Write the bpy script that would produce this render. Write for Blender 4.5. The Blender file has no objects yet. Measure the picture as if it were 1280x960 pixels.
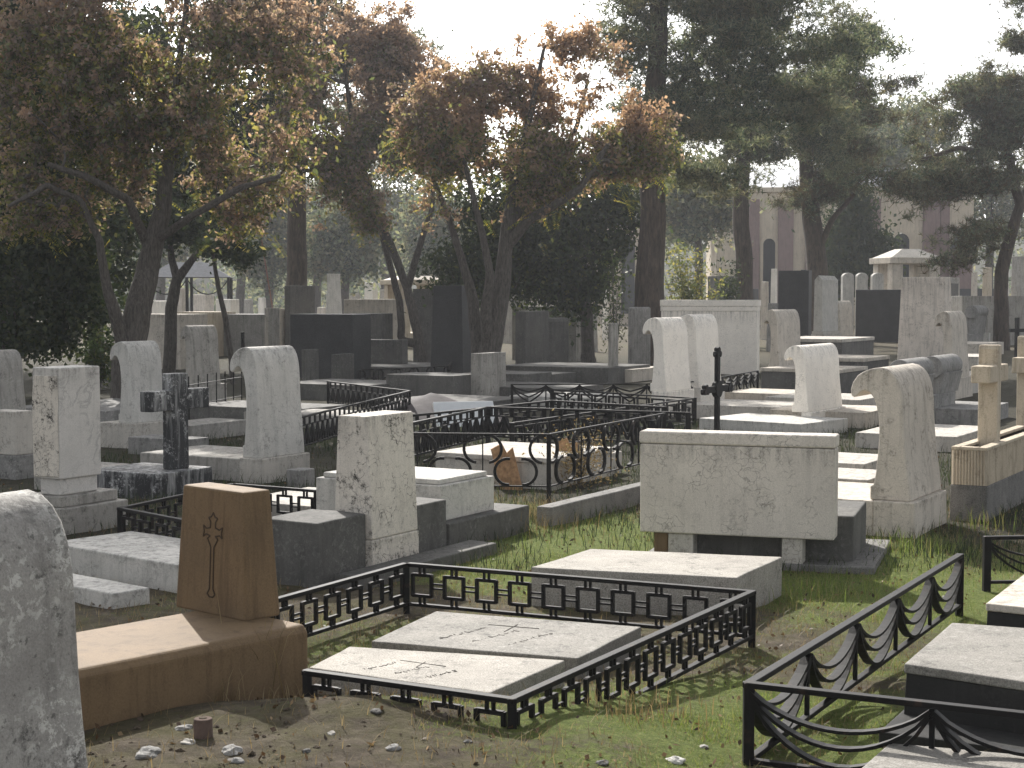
import bpy, math, random
import numpy as np
from mathutils import Vector, noise as mnoise
random.seed(7); RNG = np.random.default_rng(7)
R = math.radians
S = bpy.context.scene
COL = S.collection

# ------------------------------------------------------------------ camera, sky, sun, exposure
FPX, CX, CY, HOR, EYE = 2000.0, 640.0, 480.0, 370.0, 2.1
PIT = math.atan((CY - HOR) / FPX)
CP, SP = math.cos(PIT), math.sin(PIT)
cam = bpy.data.cameras.new('camera'); cam.sensor_width = 36.0; cam.lens = 36.0 * FPX / 1280.0
cam.clip_start = 0.1; cam.clip_end = 1500
co = bpy.data.objects.new('camera', cam); COL.objects.link(co)
co.location = (0, 0, EYE); co.rotation_euler = (R(90) - PIT, 0, 0); S.camera = co

SUN_EL, SUN_LEFT = 36.0, 17.0
W = bpy.data.worlds.new('World'); S.world = W; W.use_nodes = True
nt = W.node_tree; bgn = nt.nodes['Background']
sky = nt.nodes.new('ShaderNodeTexSky'); sky.sky_type = 'NISHITA'; sky.sun_disc = False
sky.sun_elevation = R(SUN_EL); sky.sun_rotation = R(-SUN_LEFT)
sky.air_density = 1.0; sky.dust_density = 6.0; sky.ozone_density = 1.0; sky.altitude = 1100
hs = nt.nodes.new('ShaderNodeHueSaturation'); hs.inputs['Saturation'].default_value = .2
nt.links.new(sky.outputs[0], hs.inputs['Color']); nt.links.new(hs.outputs[0], bgn.inputs[0]); bgn.inputs[1].default_value = 0.148
sl = bpy.data.lights.new('sun', 'SUN'); sl.energy = 4.8; sl.angle = R(0.55); sl.color = (1.0, 0.96, 0.90)
so = bpy.data.objects.new('sun', sl); COL.objects.link(so); so.location = (-10, 30, 30)
so.rotation_euler = (R(90 - SUN_EL), 0, R(180 + SUN_LEFT) - R(180) )
sd = Vector((-math.sin(R(SUN_LEFT)) * math.cos(R(SUN_EL)), math.cos(R(SUN_LEFT)) * math.cos(R(SUN_EL)), math.sin(R(SUN_EL))))
so.rotation_euler = sd.to_track_quat('Z', 'Y').to_euler()
S.view_settings.view_transform = 'Standard'; S.view_settings.look = 'None'
S.view_settings.exposure = 0.80; S.view_settings.gamma = 1.0
S.render.engine = 'CYCLES'
cy = S.cycles
cy.use_denoising = True
cy.max_bounces = 6; cy.diffuse_bounces = 3; cy.glossy_bounces = 2; cy.transmission_bounces = 3
cy.volume_bounces = 0; cy.transparent_max_bounces = 4
cy.sample_clamp_indirect = 4.0; cy.use_adaptive_sampling = True

# ------------------------------------------------------------------ pixel of the photo -> place on the ground
def sstep(t):
    t = np.clip(t, 0, 1); return t * t * (3 - 2 * t)
def gz(x, y):
    return 0.21 * sstep((9.4 - y) / 2.8) * (1 - 0.55 * sstep((x - 0.2) / 1.0)) + .085 * np.exp(-((x + .65) / .7) ** 2 - ((y - 7.2) / .33) ** 2)
def ray(px, py):
    a, b = (px - CX) / FPX, (CY - py) / FPX
    return Vector((a, CP + b * SP, -SP + b * CP))
def at(px, py, z=0.0):
    d = ray(px, py); t = (z - EYE) / d.z
    return Vector((d.x * t, d.y * t, z))
def atg(px, py):
    z = 0.0
    for _ in range(12):
        p = at(px, py, z); z = 0.5 * z + 0.5 * float(gz(p.x, p.y))
    p.z = z; return p
def atY(px, py, Y):
    d = ray(px, py); t = Y / d.y
    return Vector((d.x * t, Y, EYE + d.z * t))
def hgt(P, yt):
    k = CY - yt
    return EYE + P.y * (k * CP - FPX * SP) / (FPX * CP + k * SP)
def span(P, z, u, px):
    d0 = P.y * CP + (EYE - z) * SP; a = px - CX
    return (a * d0 - FPX * P.x) / (FPX * u[0] - a * u[1] * CP)

# ------------------------------------------------------------------ materials
class NT:
    def __init__(s, name):
        s.m = bpy.data.materials.new(name); s.m.use_nodes = True
        s.t = s.m.node_tree; s.b = s.t.nodes['Principled BSDF']; s.o = s.t.nodes['Material Output']
    def n(s, k, **kw):
        x = s.t.nodes.new('ShaderNode' + k)
        for a, v in kw.items(): setattr(x, a, v)
        return x
    def l(s, a, b): s.t.links.new(a, b)
    def coords(s, scale=(1, 1, 1)):
        tc = s.n('TexCoord'); oi = s.n('ObjectInfo')
        ad = s.n('VectorMath', operation='MULTIPLY_ADD')
        cm = s.n('CombineXYZ'); 
        for i in range(3): s.l(oi.outputs['Random'], cm.inputs[i])
        s.l(cm.outputs[0], ad.inputs[0]); ad.inputs[1].default_value = (37, 53, 71); s.l(tc.outputs['Object'], ad.inputs[2])
        return ad.outputs[0]
    def mapd(s, v, scale):
        mp = s.n('Mapping'); s.l(v, mp.inputs['Vector']); mp.inputs['Scale'].default_value = scale
        return mp.outputs[0]
    def noise(s, v, sc, det=5, rough=.6, dist=0):
        x = s.n('TexNoise'); s.l(v, x.inputs['Vector']); x.inputs['Scale'].default_value = sc
        x.inputs['Detail'].default_value = det; x.inputs['Roughness'].default_value = rough; x.inputs['Distortion'].default_value = dist
        return x.outputs[0]
    def ramp(s, f, stops, interp='LINEAR'):
        x = s.n('ValToRGB'); s.l(f, x.inputs[0]); cr = x.color_ramp; cr.interpolation = interp
        while len(cr.elements) < len(stops): cr.elements.new(0.5)
        for e, (p, c) in zip(cr.elements, stops):
            e.position = p; e.color = (c, c, c, 1) if not hasattr(c, '__len__') else (*c, 1)
        return x.outputs[0]
    def mix(s, f, a, b, mode='MIX'):
        x = s.n('Mix', data_type='RGBA', blend_type=mode)
        for sock, v in ((x.inputs[0], f), (x.inputs[6], a), (x.inputs[7], b)):
            if hasattr(v, 'is_output'): s.l(v, sock)
            elif hasattr(v, '__len__'): sock.default_value = (*v, 1)
            else: sock.default_value = v
        return x.outputs[2]
    def mul(s, a, b):
        x = s.n('Math', operation='MULTIPLY')
        for i, v in enumerate((a, b)):
            if hasattr(v, 'is_output'): s.l(v, x.inputs[i])
            else: x.inputs[i].default_value = v
        return x.outputs[0]
    def bump(s, h, st, dist=.01):
        x = s.n('Bump'); x.inputs['Strength'].default_value = st; x.inputs['Distance'].default_value = dist
        s.l(h, x.inputs['Height']); s.l(x.outputs[0], s.b.inputs['Normal'])
MATS = {}
def stone(name, c1, c2, stain=(.03, .03, .028), streak=.5, blotch=.35, speck=.25, lichen=0., vein=0., rough=.82, bump=.5, pit=.3, sp_scale=120, crack=0., drip=.55):
    k = NT(name); v = k.coords()
    col = k.mix(k.ramp(k.noise(v, 2.3, 4), [(.35, 0), (.68, 1)]), c1, c2)
    fine = k.noise(v, sp_scale, 3, .7)
    col = k.mix(speck, col, k.mix(1.0, col, k.ramp(fine, [(.3, .25), (.5, 1.0), (.72, 1.6)]), 'MULTIPLY'))
    st = k.noise(k.mapd(v, (7, 7, .7)), 1.6, 6, .65)
    fs = k.mul(k.ramp(st, [(.50, 0), (.66, 1)]), streak)
    col = k.mix(fs, col, stain)
    bl = k.ramp(k.noise(v, 5.5, 9, .72, .4), [(.52, 0), (.63, 1)])
    bl2 = k.ramp(k.noise(v, 31, 6, .75), [(.45, 0), (.56, 1)])
    col = k.mix(k.mul(k.mul(bl, bl2), blotch), col, stain)
    pt = k.ramp(k.noise(k.mapd(v, (1, 1, .55)), 46, 5, .7, 1.2), [(.62, 0), (.68, 1)])
    col = k.mix(k.mul(pt, pit), col, stain)
    if lichen:
        li = k.ramp(k.noise(v, 26, 8, .75, .3), [(.52, 0), (.57, 1)])
        li2 = k.ramp(k.noise(v, 4, 3), [(.38, 0), (.62, 1)])
        col = k.mix(k.mul(k.mul(li, li2), lichen), col, (.60, .585, .54))
        dk = k.ramp(k.noise(v, 24, 6, .7), [(.60, 0), (.66, 1)])
        col = k.mix(k.mul(dk, lichen * .8), col, (.05, .048, .044))
    if vein:
        vo = k.noise(k.mapd(v, (1.2, 1.2, 1.6)), 2.2, 7, .62, 1.6)
        ve = k.ramp(vo, [(.465, 0), (.5, 1), (.535, 0)])
        vm = k.ramp(k.noise(v, 2.1, 3), [(.45, 0), (.6, 1)])
        col = k.mix(k.mul(k.mul(ve, vm), vein), col, (.10, .10, .105))
    if crack:
        wv = k.n('VectorMath', operation='MULTIPLY_ADD'); nz = k.n('TexNoise'); k.l(v, nz.inputs['Vector']); nz.inputs['Scale'].default_value = 6; nz.inputs['Detail'].default_value = 5
        k.l(nz.outputs[1], wv.inputs[0]); wv.inputs[1].default_value = (.22, .22, .22); k.l(v, wv.inputs[2])
        vo = k.n('TexVoronoi', feature='DISTANCE_TO_EDGE'); k.l(wv.outputs[0], vo.inputs['Vector']); vo.inputs['Scale'].default_value = 13
        cm = k.ramp(k.noise(v, 3.5, 5, .7), [(.47, 0), (.58, 1)])
        col = k.mix(k.mul(k.mul(k.ramp(vo.outputs['Distance'], [(.0, 1), (.05, 0)]), cm), crack), col, stain)
    if drip:
        tc2 = k.n('TexCoord'); sx = k.n('SeparateXYZ'); k.l(tc2.outputs['Generated'], sx.inputs[0])
        dn = k.noise(k.mapd(v, (11, 11, 1.1)), 1.5, 7, .7)
        bl3 = k.ramp(k.noise(v, 40, 5, .75), [(.38, .25), (.6, 1)])
        col = k.mix(k.mul(k.mul(k.mul(k.ramp(sx.outputs["Z"], [(.78, 0), (.97, 1)]), k.ramp(dn, [(.44, 0), (.60, 1)])), bl3), drip), col, stain)
    k.l(col, k.b.inputs['Base Color']); k.b.inputs['Roughness'].default_value = rough
    k.b.inputs['Specular IOR Level'].default_value = .18
    h = k.mix(.5, k.noise(v, 60, 6, .7), k.noise(v, 9, 4)); k.bump(h, bump, .012)
    MATS[name] = k.m; return k.m
stone('pale_marble', (.52, .485, .43), (.44, .41, .365), streak=.2, blotch=.5, lichen=.1, crack=.4)
stone('cream_travertine', (.58, .525, .45), (.49, .44, .375), stain=(.09, .08, .065), streak=.3, blotch=.6, pit=.6, crack=.35)
stone('grey_stone', (.27, .26, .245), (.20, .195, .185), streak=.4, blotch=.6, lichen=.25)
stone('mid_stone', (.36, .34, .305), (.28, .265, .24), streak=.4, blotch=.6, lichen=.2)
stone('dark_stone', (.125, .12, .11), (.09, .087, .082), streak=.3, blotch=.4, lichen=.12)
stone('black_granite', (.055, .055, .056), (.04, .04, .042), streak=.1, blotch=.1, speck=.85, rough=.42, bump=.1, sp_scale=70, drip=.1)
stone('brown_sandstone', (.175, .117, .063), (.14, .095, .053), stain=(.07, .045, .025), streak=.55, blotch=.35, rough=.75, bump=.35, drip=.15)
stone('bright_stone', (.84, .785, .70), (.76, .71, .635), streak=.03, blotch=.15, pit=.12, crack=.35)
stone('black_stone', (.030, .029, .028), (.022, .022, .021), stain=(.06, .058, .055), streak=.3, blotch=.4, drip=0.)  # dark granite, with the shade of the slab sides put into the colour
stone('warm_stone', (.68, .61, .53), (.58, .52, .45), streak=.3, blotch=.5, pit=.4, crack=.4)
stone('dusty_marble', (.60, .55, .485), (.53, .485, .43), streak=.12, blotch=.25, pit=.4, crack=.5)
stone('tan_stone', (.52, .45, .345), (.44, .375, .285), stain=(.12, .095, .065), streak=.45, blotch=.5, pit=.6)
stone('white_stone', (.55, .53, .49), (.46, .445, .41), streak=.2, blotch=.4, vein=.08, crack=.35)
stone('veined_marble', (.55, .525, .49), (.48, .46, .425), streak=.08, blotch=.15, vein=.4, pit=.15, bump=.2)
stone('crackled_marble', (.64, .59, .515), (.57, .525, .46), stain=(.035, .033, .03), streak=.12, blotch=1.0, pit=.75, vein=.2, crack=.9)
stone('lichen_stone', (.36, .345, .315), (.27, .255, .235), streak=.25, blotch=.7, lichen=.8, bump=.9, crack=.2)
stone('peeling_paint', (.035, .036, .038), (.03, .03, .032), stain=(.46, .46, .45), streak=.6, blotch=1.0, pit=.9, rough=.6, vein=0.)
stone('inscribed_pale', (.36, .335, .295), (.28, .26, .23), streak=.1, blotch=.6, speck=.7, lichen=.2, bump=.8, drip=0.)
stone('inscribed_grey', (.25, .235, .21), (.195, .185, .165), streak=.1, blotch=.6, speck=.7, lichen=.2, bump=.8, drip=0.)
stone('rough_kerb', (.21, .20, .185), (.15, .145, .135), streak=.2, blotch=.5, speck=.7, bump=1.0)
stone('church_cream', (.54, .465, .36), (.47, .405, .315), stain=(.2, .18, .14), streak=.4, blotch=.2, pit=.05, drip=.2)
stone('church_purple', (.225, .16, .148), (.20, .14, .13), stain=(.07, .045, .045), streak=.3, blotch=.2, pit=.05)
stone('terracotta', (.26, .13, .085), (.20, .11, .08), streak=.2, blotch=.5)
def plain(name, c, rough=.6, metal=0., bump=0., var=.3, scale=8):
    k = NT(name); v = k.coords(); c2 = tuple(x * (1 - var) for x in c)
    k.l(k.mix(k.ramp(k.noise(v, scale, 6, .65), [(.35, 0), (.65, 1)]), c, c2), k.b.inputs['Base Color'])
    k.b.inputs['Roughness'].default_value = rough; k.b.inputs['Metallic'].default_value = metal; k.b.inputs['Specular IOR Level'].default_value = .12
    if bump: k.bump(k.noise(v, scale * 6, 6, .7), bump)
    MATS[name] = k.m; return k.m
k = NT('black_iron'); v = k.coords()
rust = k.ramp(k.noise(v, 14, 6, .7), [(.56, 0), (.68, 1)])
k.l(k.mix(k.mul(rust, .55), (.007, .0065, .0065), (.045, .028, .018)), k.b.inputs['Base Color'])
k.b.inputs['Roughness'].default_value = .62; k.b.inputs['Specular IOR Level'].default_value = .18; k.bump(k.noise(v, 90, 4), .25, .004); MATS['black_iron'] = k.m
plain('grey_roof', (.10, .105, .12), .9, 0); plain('dark_glass', (.02, .022, .027), .15)
plain('pale_metal', (.55, .56, .58), .35, .5); plain('soil', (.09, .07, .05), .95, bump=.8, scale=20)
plain('cloth_cover', (.085, .075, .076), .8, bump=.3); plain('white_board', (.62, .63, .63), .8, var=.08)
plain('engraving', (.07, .05, .035), .9); plain('dark_engraving', (.13, .12, .105), .9)
plain('snapped_wood', (.42, .25, .13), .85, bump=.6, var=.5, scale=25)
plain('brick_red', (.15, .108, .09), .9, bump=.8, scale=20)
k = NT('fluted_marble'); MATS['fluted_marble'] = MATS['tan_stone']

def bark(name, c1, c2, sc=9):
    k = NT(name); v = k.coords()
    n1 = k.noise(k.mapd(v, (sc, sc, sc * .22)), 2.2, 7, .72, .5)
    k.l(k.ramp(n1, [(.32, tuple(x * .35 for x in c1)), (.5, c1), (.7, c2)]), k.b.inputs['Base Color'])
    k.b.inputs['Roughness'].default_value = .95; k.bump(n1, 1.0, .05); MATS[name] = k.m
bark('grey_bark', (.085, .074, .064), (.15, .132, .115), 14); bark('pine_bark', (.062, .046, .035), (.11, .082, .062), 6)
def leaf(name, cols, trans=.45, patch=None, psc=.5):
    k = NT(name); ge = k.n('NewGeometry')
    n = len(cols); c = k.ramp(ge.outputs['Random Per Island'], [((i + .0) / n, x) for i, x in enumerate(cols)], 'CONSTANT')
    if patch:
        pv = k.n('TexCoord')
        f = k.ramp(k.noise(pv.outputs['Object'], psc, 3), [(.48, 0), (.6, 1)])
        c2 = k.ramp(ge.outputs['Random Per Island'], [(i / len(patch), x) for i, x in enumerate(patch)], 'CONSTANT')
        c = k.mix(f, c, c2)
    d = k.n('BsdfDiffuse'); t = k.n('BsdfTranslucent'); g = k.n('BsdfGlossy'); g.inputs['Roughness'].default_value = .45
    g.inputs['Color'].default_value = (.35, .35, .35, 1)
    k.l(c, d.inputs[0]); k.l(k.mix(1.0, c, (1.3, 1.22, .95), 'MULTIPLY'), t.inputs[0])
    a = k.n('MixShader'); a.inputs[0].default_value = trans; k.l(d.outputs[0], a.inputs[1]); k.l(t.outputs[0], a.inputs[2])
    b = k.n('MixShader'); b.inputs[0].default_value = .06; k.l(a.outputs[0], b.inputs[1]); k.l(g.outputs[0], b.inputs[2])
    k.l(b.outputs[0], k.o.inputs['Surface']); MATS[name] = k.m
leaf('rust_seeds', [(.34, .25, .205), (.40, .29, .235), (.27, .205, .175), (.45, .31, .225)], .55, patch=[(.28, .22, .185), (.32, .25, .215), (.21, .17, .145), (.18, .19, .10)], psc=.9)
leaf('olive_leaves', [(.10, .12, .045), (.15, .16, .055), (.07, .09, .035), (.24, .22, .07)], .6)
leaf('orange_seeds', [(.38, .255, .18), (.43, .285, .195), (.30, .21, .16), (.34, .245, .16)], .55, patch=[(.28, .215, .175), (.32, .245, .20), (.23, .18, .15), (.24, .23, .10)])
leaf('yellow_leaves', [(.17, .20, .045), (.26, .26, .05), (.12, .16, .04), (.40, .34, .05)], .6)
leaf('dark_leaves', [(.026, .042, .016), (.035, .055, .02), (.02, .034, .014), (.05, .065, .02)], .3)
leaf('green_leaves', [(.045, .075, .022), (.065, .10, .028), (.035, .06, .02), (.11, .13, .03)], .45)
leaf('pine_needles', [(.075, .11, .07), (.14, .175, .11), (.045, .066, .043), (.22, .235, .145)], .5, patch=[(.14, .15, .09), (.25, .23, .135), (.07, .085, .052)])
leaf('brown_needles', [(.085, .07, .035), (.06, .064, .03), (.11, .08, .04), (.05, .056, .028)], .35)
leaf('grass_blades', [(.13, .19, .04), (.16, .22, .05), (.10, .15, .035), (.20, .22, .07), (.23, .20, .10)], .45)
leaf('straw_blades', [(.24, .18, .09), (.18, .13, .065), (.30, .235, .13), (.13, .10, .05)], .3)
leaf('leaf_litter', [(.11, .065, .035), (.16, .10, .05), (.07, .045, .03), (.22, .15, .08), (.05, .035, .025)], .1)

# ------------------------------------------------------------------ mesh tools
class MB:
    def __init__(s): s.v = []; s.f = []
    def add(s, vs, fs):
        o = len(s.v); s.v += [tuple(p) for p in vs]; s.f += [tuple(i + o for i in f) for f in fs]
    def box(s, x0, x1, y0, y1, z0, z1, tx=0, ty=0):
        """box; tx, ty draw the top in on each side"""
        s.add([(x0, y0, z0), (x1, y0, z0), (x1, y1, z0), (x0, y1, z0), (x0 + tx, y0 + ty, z1), (x1 - tx, y0 + ty, z1), (x1 - tx, y1 - ty, z1), (x0 + tx, y1 - ty, z1)],
              [(3, 2, 1, 0), (4, 5, 6, 7), (0, 1, 5, 4), (1, 2, 6, 5), (2, 3, 7, 6), (3, 0, 4, 7)])
    def prism(s, prof, x0, x1, axis='x'):
        n = len(prof); vs = []
        for x in (x0, x1):
            for a, b in prof: vs.append((x, a, b) if axis == 'x' else ((a, x, b) if axis == 'y' else (a, b, x)))
        fs = [tuple(range(n)), tuple(range(2 * n - 1, n - 1, -1))]
        fs += [(i, i + n, (i + 1) % n + n, (i + 1) % n) for i in range(n)]
        s.add(vs, fs)
    def tube(s, pts, rad, n=8, cap=True):
        pts = [Vector(p) for p in pts]; vs = []; fs = []
        for i, p in enumerate(pts):
            d = (pts[min(i + 1, len(pts) - 1)] - pts[max(i - 1, 0)]).normalized()
            a = d.orthogonal().normalized() if i == 0 else (a - d * a.dot(d)).normalized()
            b = d.cross(a); r = rad[i] if hasattr(rad, '__len__') else rad
            for k_ in range(n):
                t = 2 * math.pi * k_ / n; vs.append(p + a * (math.cos(t) * r) + b * (math.sin(t) * r))
        for i in range(len(pts) - 1):
            for k_ in range(n): fs.append((i * n + k_, i * n + (k_ + 1) % n, (i + 1) * n + (k_ + 1) % n, (i + 1) * n + k_))
        if cap: fs += [tuple(range(n - 1, -1, -1)), tuple((len(pts) - 1) * n + k_ for k_ in range(n))]
        s.add(vs, fs)
    def bar(s, O, D, pts, w, dep):
        """flat bar through 2-D points (along D, up) in the upright plane at O; w in the plane, dep across it"""
        N = Vector((D.y, -D.x, 0)) * (dep / 2)
        q = [Vector((a, b)) for a, b in pts]; L = []; n = len(q)
        for i in range(n):
            d = (q[min(i + 1, n - 1)] - q[max(i - 1, 0)])
            d = d.normalized() if d.length > 1e-9 else Vector((1, 0)); L.append(Vector((-d.y, d.x)) * (w / 2))
        vs = []
        for p, o in zip(q, L):
            for a, sg in ((p + o, 1), (p + o, -1), (p - o, -1), (p - o, 1)):
                vs.append(O + D * a.x + Vector((0, 0, a.y)) + N * sg)
        fs = [(0, 1, 2, 3), (4 * n - 1, 4 * n - 2, 4 * n - 3, 4 * n - 4)]
        for i in range(n - 1):
            for k_ in range(4): fs.append((i * 4 + k_, (i + 1) * 4 + k_, (i + 1) * 4 + (k_ + 1) % 4, i * 4 + (k_ + 1) % 4))
        s.add(vs, fs)
    def build(s, name, mat, parent=None, bevel=0., smooth=None, rough=0.):
        me = bpy.data.meshes.new(name); me.from_pydata(s.v, [], s.f); me.validate()
        me.materials.append(MATS[mat] if isinstance(mat, str) else mat)
        import bmesh
        bm = bmesh.new(); bm.from_mesh(me); bmesh.ops.recalc_face_normals(bm, faces=bm.faces)
        if rough:                                     # worn stone: cut the faces up and push the points about a little
            bmesh.ops.subdivide_edges(bm, edges=[e for e in bm.edges if e.calc_length() > .12], cuts=3, use_grid_fill=True)
            off = Vector((random.uniform(0, 50),) * 3)
            for q in bm.verts: q.co += mnoise.noise_vector(q.co * 5 + off) * rough
        bm.to_mesh(me); bm.free()
        if smooth is not None:
            me.polygons.foreach_set('use_smooth', [True] * len(me.polygons)); me.set_sharp_from_angle(angle=R(smooth))
        o = bpy.data.objects.new(name, me); COL.objects.link(o)
        if parent: o.parent = parent
        if bevel:
            b = o.modifiers.new('bevel', 'BEVEL'); b.width = bevel; b.segments = 2; b.limit_method = 'ANGLE'; b.angle_limit = R(40)
        return o
def fast_mesh(name, V, per, mat, parent=None):
    """mesh out of separate polygons of `per` corners each (5: a bent blade of three triangles)"""
    me = bpy.data.meshes.new(name); nv = len(V)
    me.vertices.add(nv); me.vertices.foreach_set('co', np.ascontiguousarray(V, dtype=np.float32).ravel())
    idx = np.arange(nv, dtype=np.int32)
    if per == 5:
        idx = (np.arange(0, nv, 5, dtype=np.int32)[:, None] + np.array([0, 1, 2, 0, 2, 4, 4, 2, 3], dtype=np.int32)[None]).ravel(); per = 3
    nf = len(idx) // per
    me.loops.add(len(idx)); me.loops.foreach_set('vertex_index', idx)
    me.polygons.add(nf); me.polygons.foreach_set('loop_start', np.arange(0, len(idx), per, dtype=np.int32))
    me.polygons.foreach_set('loop_total', np.full(nf, per, dtype=np.int32))
    me.update(); me.validate(); me.materials.append(MATS[mat])
    o = bpy.data.objects.new(name, me); COL.objects.link(o)
    if parent: o.parent = parent
    return o
def tag(o, label, cat, group=None):
    o['label'] = label; o['category'] = cat; o['kind'] = 'thing'
    if group: o['group'] = group
    return o
def empty(name, loc, rz=0., label=None, cat=None, group=None):
    o = bpy.data.objects.new(name, None); COL.objects.link(o); o.location = loc; o.rotation_euler = (0, 0, rz); o.empty_display_size = .2
    if label: tag(o, label, cat, group)
    return o
def struct(o): o['kind'] = 'structure'; return o
def stuff(o): o['kind'] = 'stuff'; return o

# ------------------------------------------------------------------ ground
def green(x, y):
    n = np.array([mnoise.noise((a * .55, b * .55, 3.1)) + .6 * mnoise.noise((a * 2.1, b * 2.1, 9.)) + .5 * mnoise.noise((a * 5.3, b * 5.3, 2.)) for a, b in zip(np.ravel(x), np.ravel(y))]).reshape(np.shape(x))
    c = np.exp(-(((x - .9) / 1.7) ** 2 + ((y - 7.0) / 1.6) ** 2)) * 1.1
    c = np.maximum(c, np.exp(-(((x - 2.8) / 2.2) ** 2 + ((y - 11.5) / 3.2) ** 2)))
    c = np.maximum(c, .9 * np.exp(-(((x + .1) / 1.6) ** 2 + ((y - 13.5) / 3.0) ** 2)))
    c = np.maximum(c, .75 * np.exp(-(((x + .4) / 1.3) ** 2 + ((y - 9.5) / 1.6) ** 2)))
    c = c * (1 - .8 * np.exp(-(((x + 1.5) / .95) ** 2 + ((y - 6.8) / 1.3) ** 2)))
    return np.clip(c * .95 + n * .55 - .14, 0, 1)
def gnoise(x, y): return .018 * mnoise.noise((x * 1.7, y * 1.7, 0)) + .010 * mnoise.noise((x * 5, y * 5, 4))
def axis(c0, c1, st, far, gr=1.16):
    a = list(np.arange(c0, c1, st)); s_ = st
    while a[-1] < far: s_ *= gr; a.append(a[-1] + s_)
    return a
ys = [-60, -20, 0, 2] + axis(3.5, 16, .11, 330)
xr_ = axis(0, 5.5, .11, 260); xs = [-x for x in reversed(xr_[1:])] + xr_
XX, YY = np.meshgrid(xs, ys); ZZ = gz(XX, YY)
for i in range(len(ys)):
    if ys[i] < 45:
        for j in range(len(xs)):
            if abs(xs[j]) < 30: ZZ[i, j] += gnoise(xs[j], ys[i])
nx, ny = len(xs), len(ys)
me = bpy.data.meshes.new('ground')
me.from_pydata(np.stack([XX, YY, ZZ], -1).reshape(-1, 3).tolist(), [], [(i * nx + j, i * nx + j + 1, (i + 1) * nx + j + 1, (i + 1) * nx + j) for i in range(ny - 1) for j in range(nx - 1)])
GG = green(XX, YY)
da = me.attributes.new('dampness', 'FLOAT', 'POINT'); da.data.foreach_set('value', (sstep((YY - 11.5) / 3) * (1 - .75 * sstep((YY - 48) / 15))).ravel().astype(np.float32))  # soil gets darker through the middle distance, less so far back
ca = me.attributes.new('grassiness', 'FLOAT', 'POINT'); ca.data.foreach_set('value', GG.ravel().astype(np.float32))
me.polygons.foreach_set('use_smooth', [True] * len(me.polygons))
k = NT('ground_soil'); tc = k.n('TexCoord'); v = tc.outputs['Object']; ga = k.n('Attribute', attribute_name='grassiness')
soil = k.ramp(k.noise(v, 7, 8, .75), [(.3, (.045, .036, .026)), (.5, (.09, .073, .053)), (.7, (.165, .137, .105))])
peb = k.ramp(k.noise(v, 70, 4, .7), [(.60, 0), (.70, 1)]); soil = k.mix(k.mul(peb, .5), soil, (.27, .25, .21))
mossy = k.ramp(k.noise(v, 3.2, 6, .7), [(.42, 0), (.62, 1)])
soil = k.mix(k.mul(mossy, .45), soil, (.085, .085, .025))
drk = k.n('Attribute', attribute_name='dampness'); dark_soil = k.ramp(k.noise(v, 5, 7, .75), [(.3, (.018, .017, .012)), (.55, (.04, .038, .026)), (.75, (.085, .075, .055))])
soil = k.mix(k.mul(drk.outputs['Fac'], .9), soil, dark_soil)  # mid-distance soil mixed towards the darker tone
turf = k.ramp(k.noise(v, 26, 6, .75), [(.3, (.07, .09, .024)), (.55, (.125, .155, .04)), (.75, (.22, .215, .09))])
turf = k.mix(.75, turf, k.mix(1.0, turf, k.ramp(k.noise(v, 130, 4, .75), [(.3, .25), (.5, 1.), (.7, 1.7)]), 'MULTIPLY'))
pa = k.n('Math', operation='MULTIPLY_ADD'); k.l(k.noise(v, 19, 7, .75), pa.inputs[0]); pa.inputs[1].default_value = 1.5; pa.inputs[2].default_value = -.80
pb = k.n('Math', operation='ADD'); k.l(pa.outputs[0], pb.inputs[0]); k.l(ga.outputs['Fac'], pb.inputs[1])
k.l(k.mix(k.ramp(pb.outputs[0], [(.12, 0), (.5, 1)]), soil, turf), k.b.inputs['Base Color'])
k.b.inputs['Roughness'].default_value = .97; k.b.inputs['Specular IOR Level'].default_value = .1
k.bump(k.mix(.6, k.noise(v, 60, 8, .8), k.noise(v, 9, 4)), 1.0, .06)
me.materials.append(k.m); go = bpy.data.objects.new('ground', me); COL.objects.link(go); struct(go)

# hills far behind the trees
mb = MB(); n = 40; pr = []
for i in range(n + 1):
    x = -235 + 470 * i / n; h = 15 + 9 * math.exp(-((x + 70) / 60) ** 2) + 5 * mnoise.noise((x * .013, 2, 0))
    pr.append((x, h))
vs = []; fs = []
for i, (x, h) in enumerate(pr): vs += [(x, 225, -.5), (x, 245, h * .6), (x, 275, h), (x, 320, -.5)]
for i in range(n):
    for j in range(3): fs.append((i * 4 + j, (i + 1) * 4 + j, (i + 1) * 4 + j + 1, i * 4 + j + 1))
    fs.append((i * 4 + 3, (i + 1) * 4 + 3, (i + 1) * 4, i * 4))
fs += [(0, 1, 2, 3), (n * 4 + 3, n * 4 + 2, n * 4 + 1, n * 4)]
mb.add(vs, fs); plain('hillside', (.11, .11, .085), .95, scale=.06)
struct(mb.build('hills', 'hillside', smooth=60))

# ------------------------------------------------------------------ haze
mb = MB(); mb.box(-280, 280, -70, 345, -1.5, 30)
hz = mb.build('haze', 'soil'); hz.data.materials.clear(); stuff(hz)
hm = bpy.data.materials.new('haze_air'); hm.use_nodes = True; t = hm.node_tree; t.nodes.remove(t.nodes['Principled BSDF'])
pv = t.nodes.new('ShaderNodeVolumePrincipled'); pv.inputs['Color'].default_value = (.93, .95, 1, 1)
pv.inputs['Density'].default_value = .0005; pv.inputs['Anisotropy'].default_value = .35
t.links.new(pv.outputs[0], t.nodes['Material Output'].inputs['Volume']); hz.data.materials.append(hm)

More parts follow.
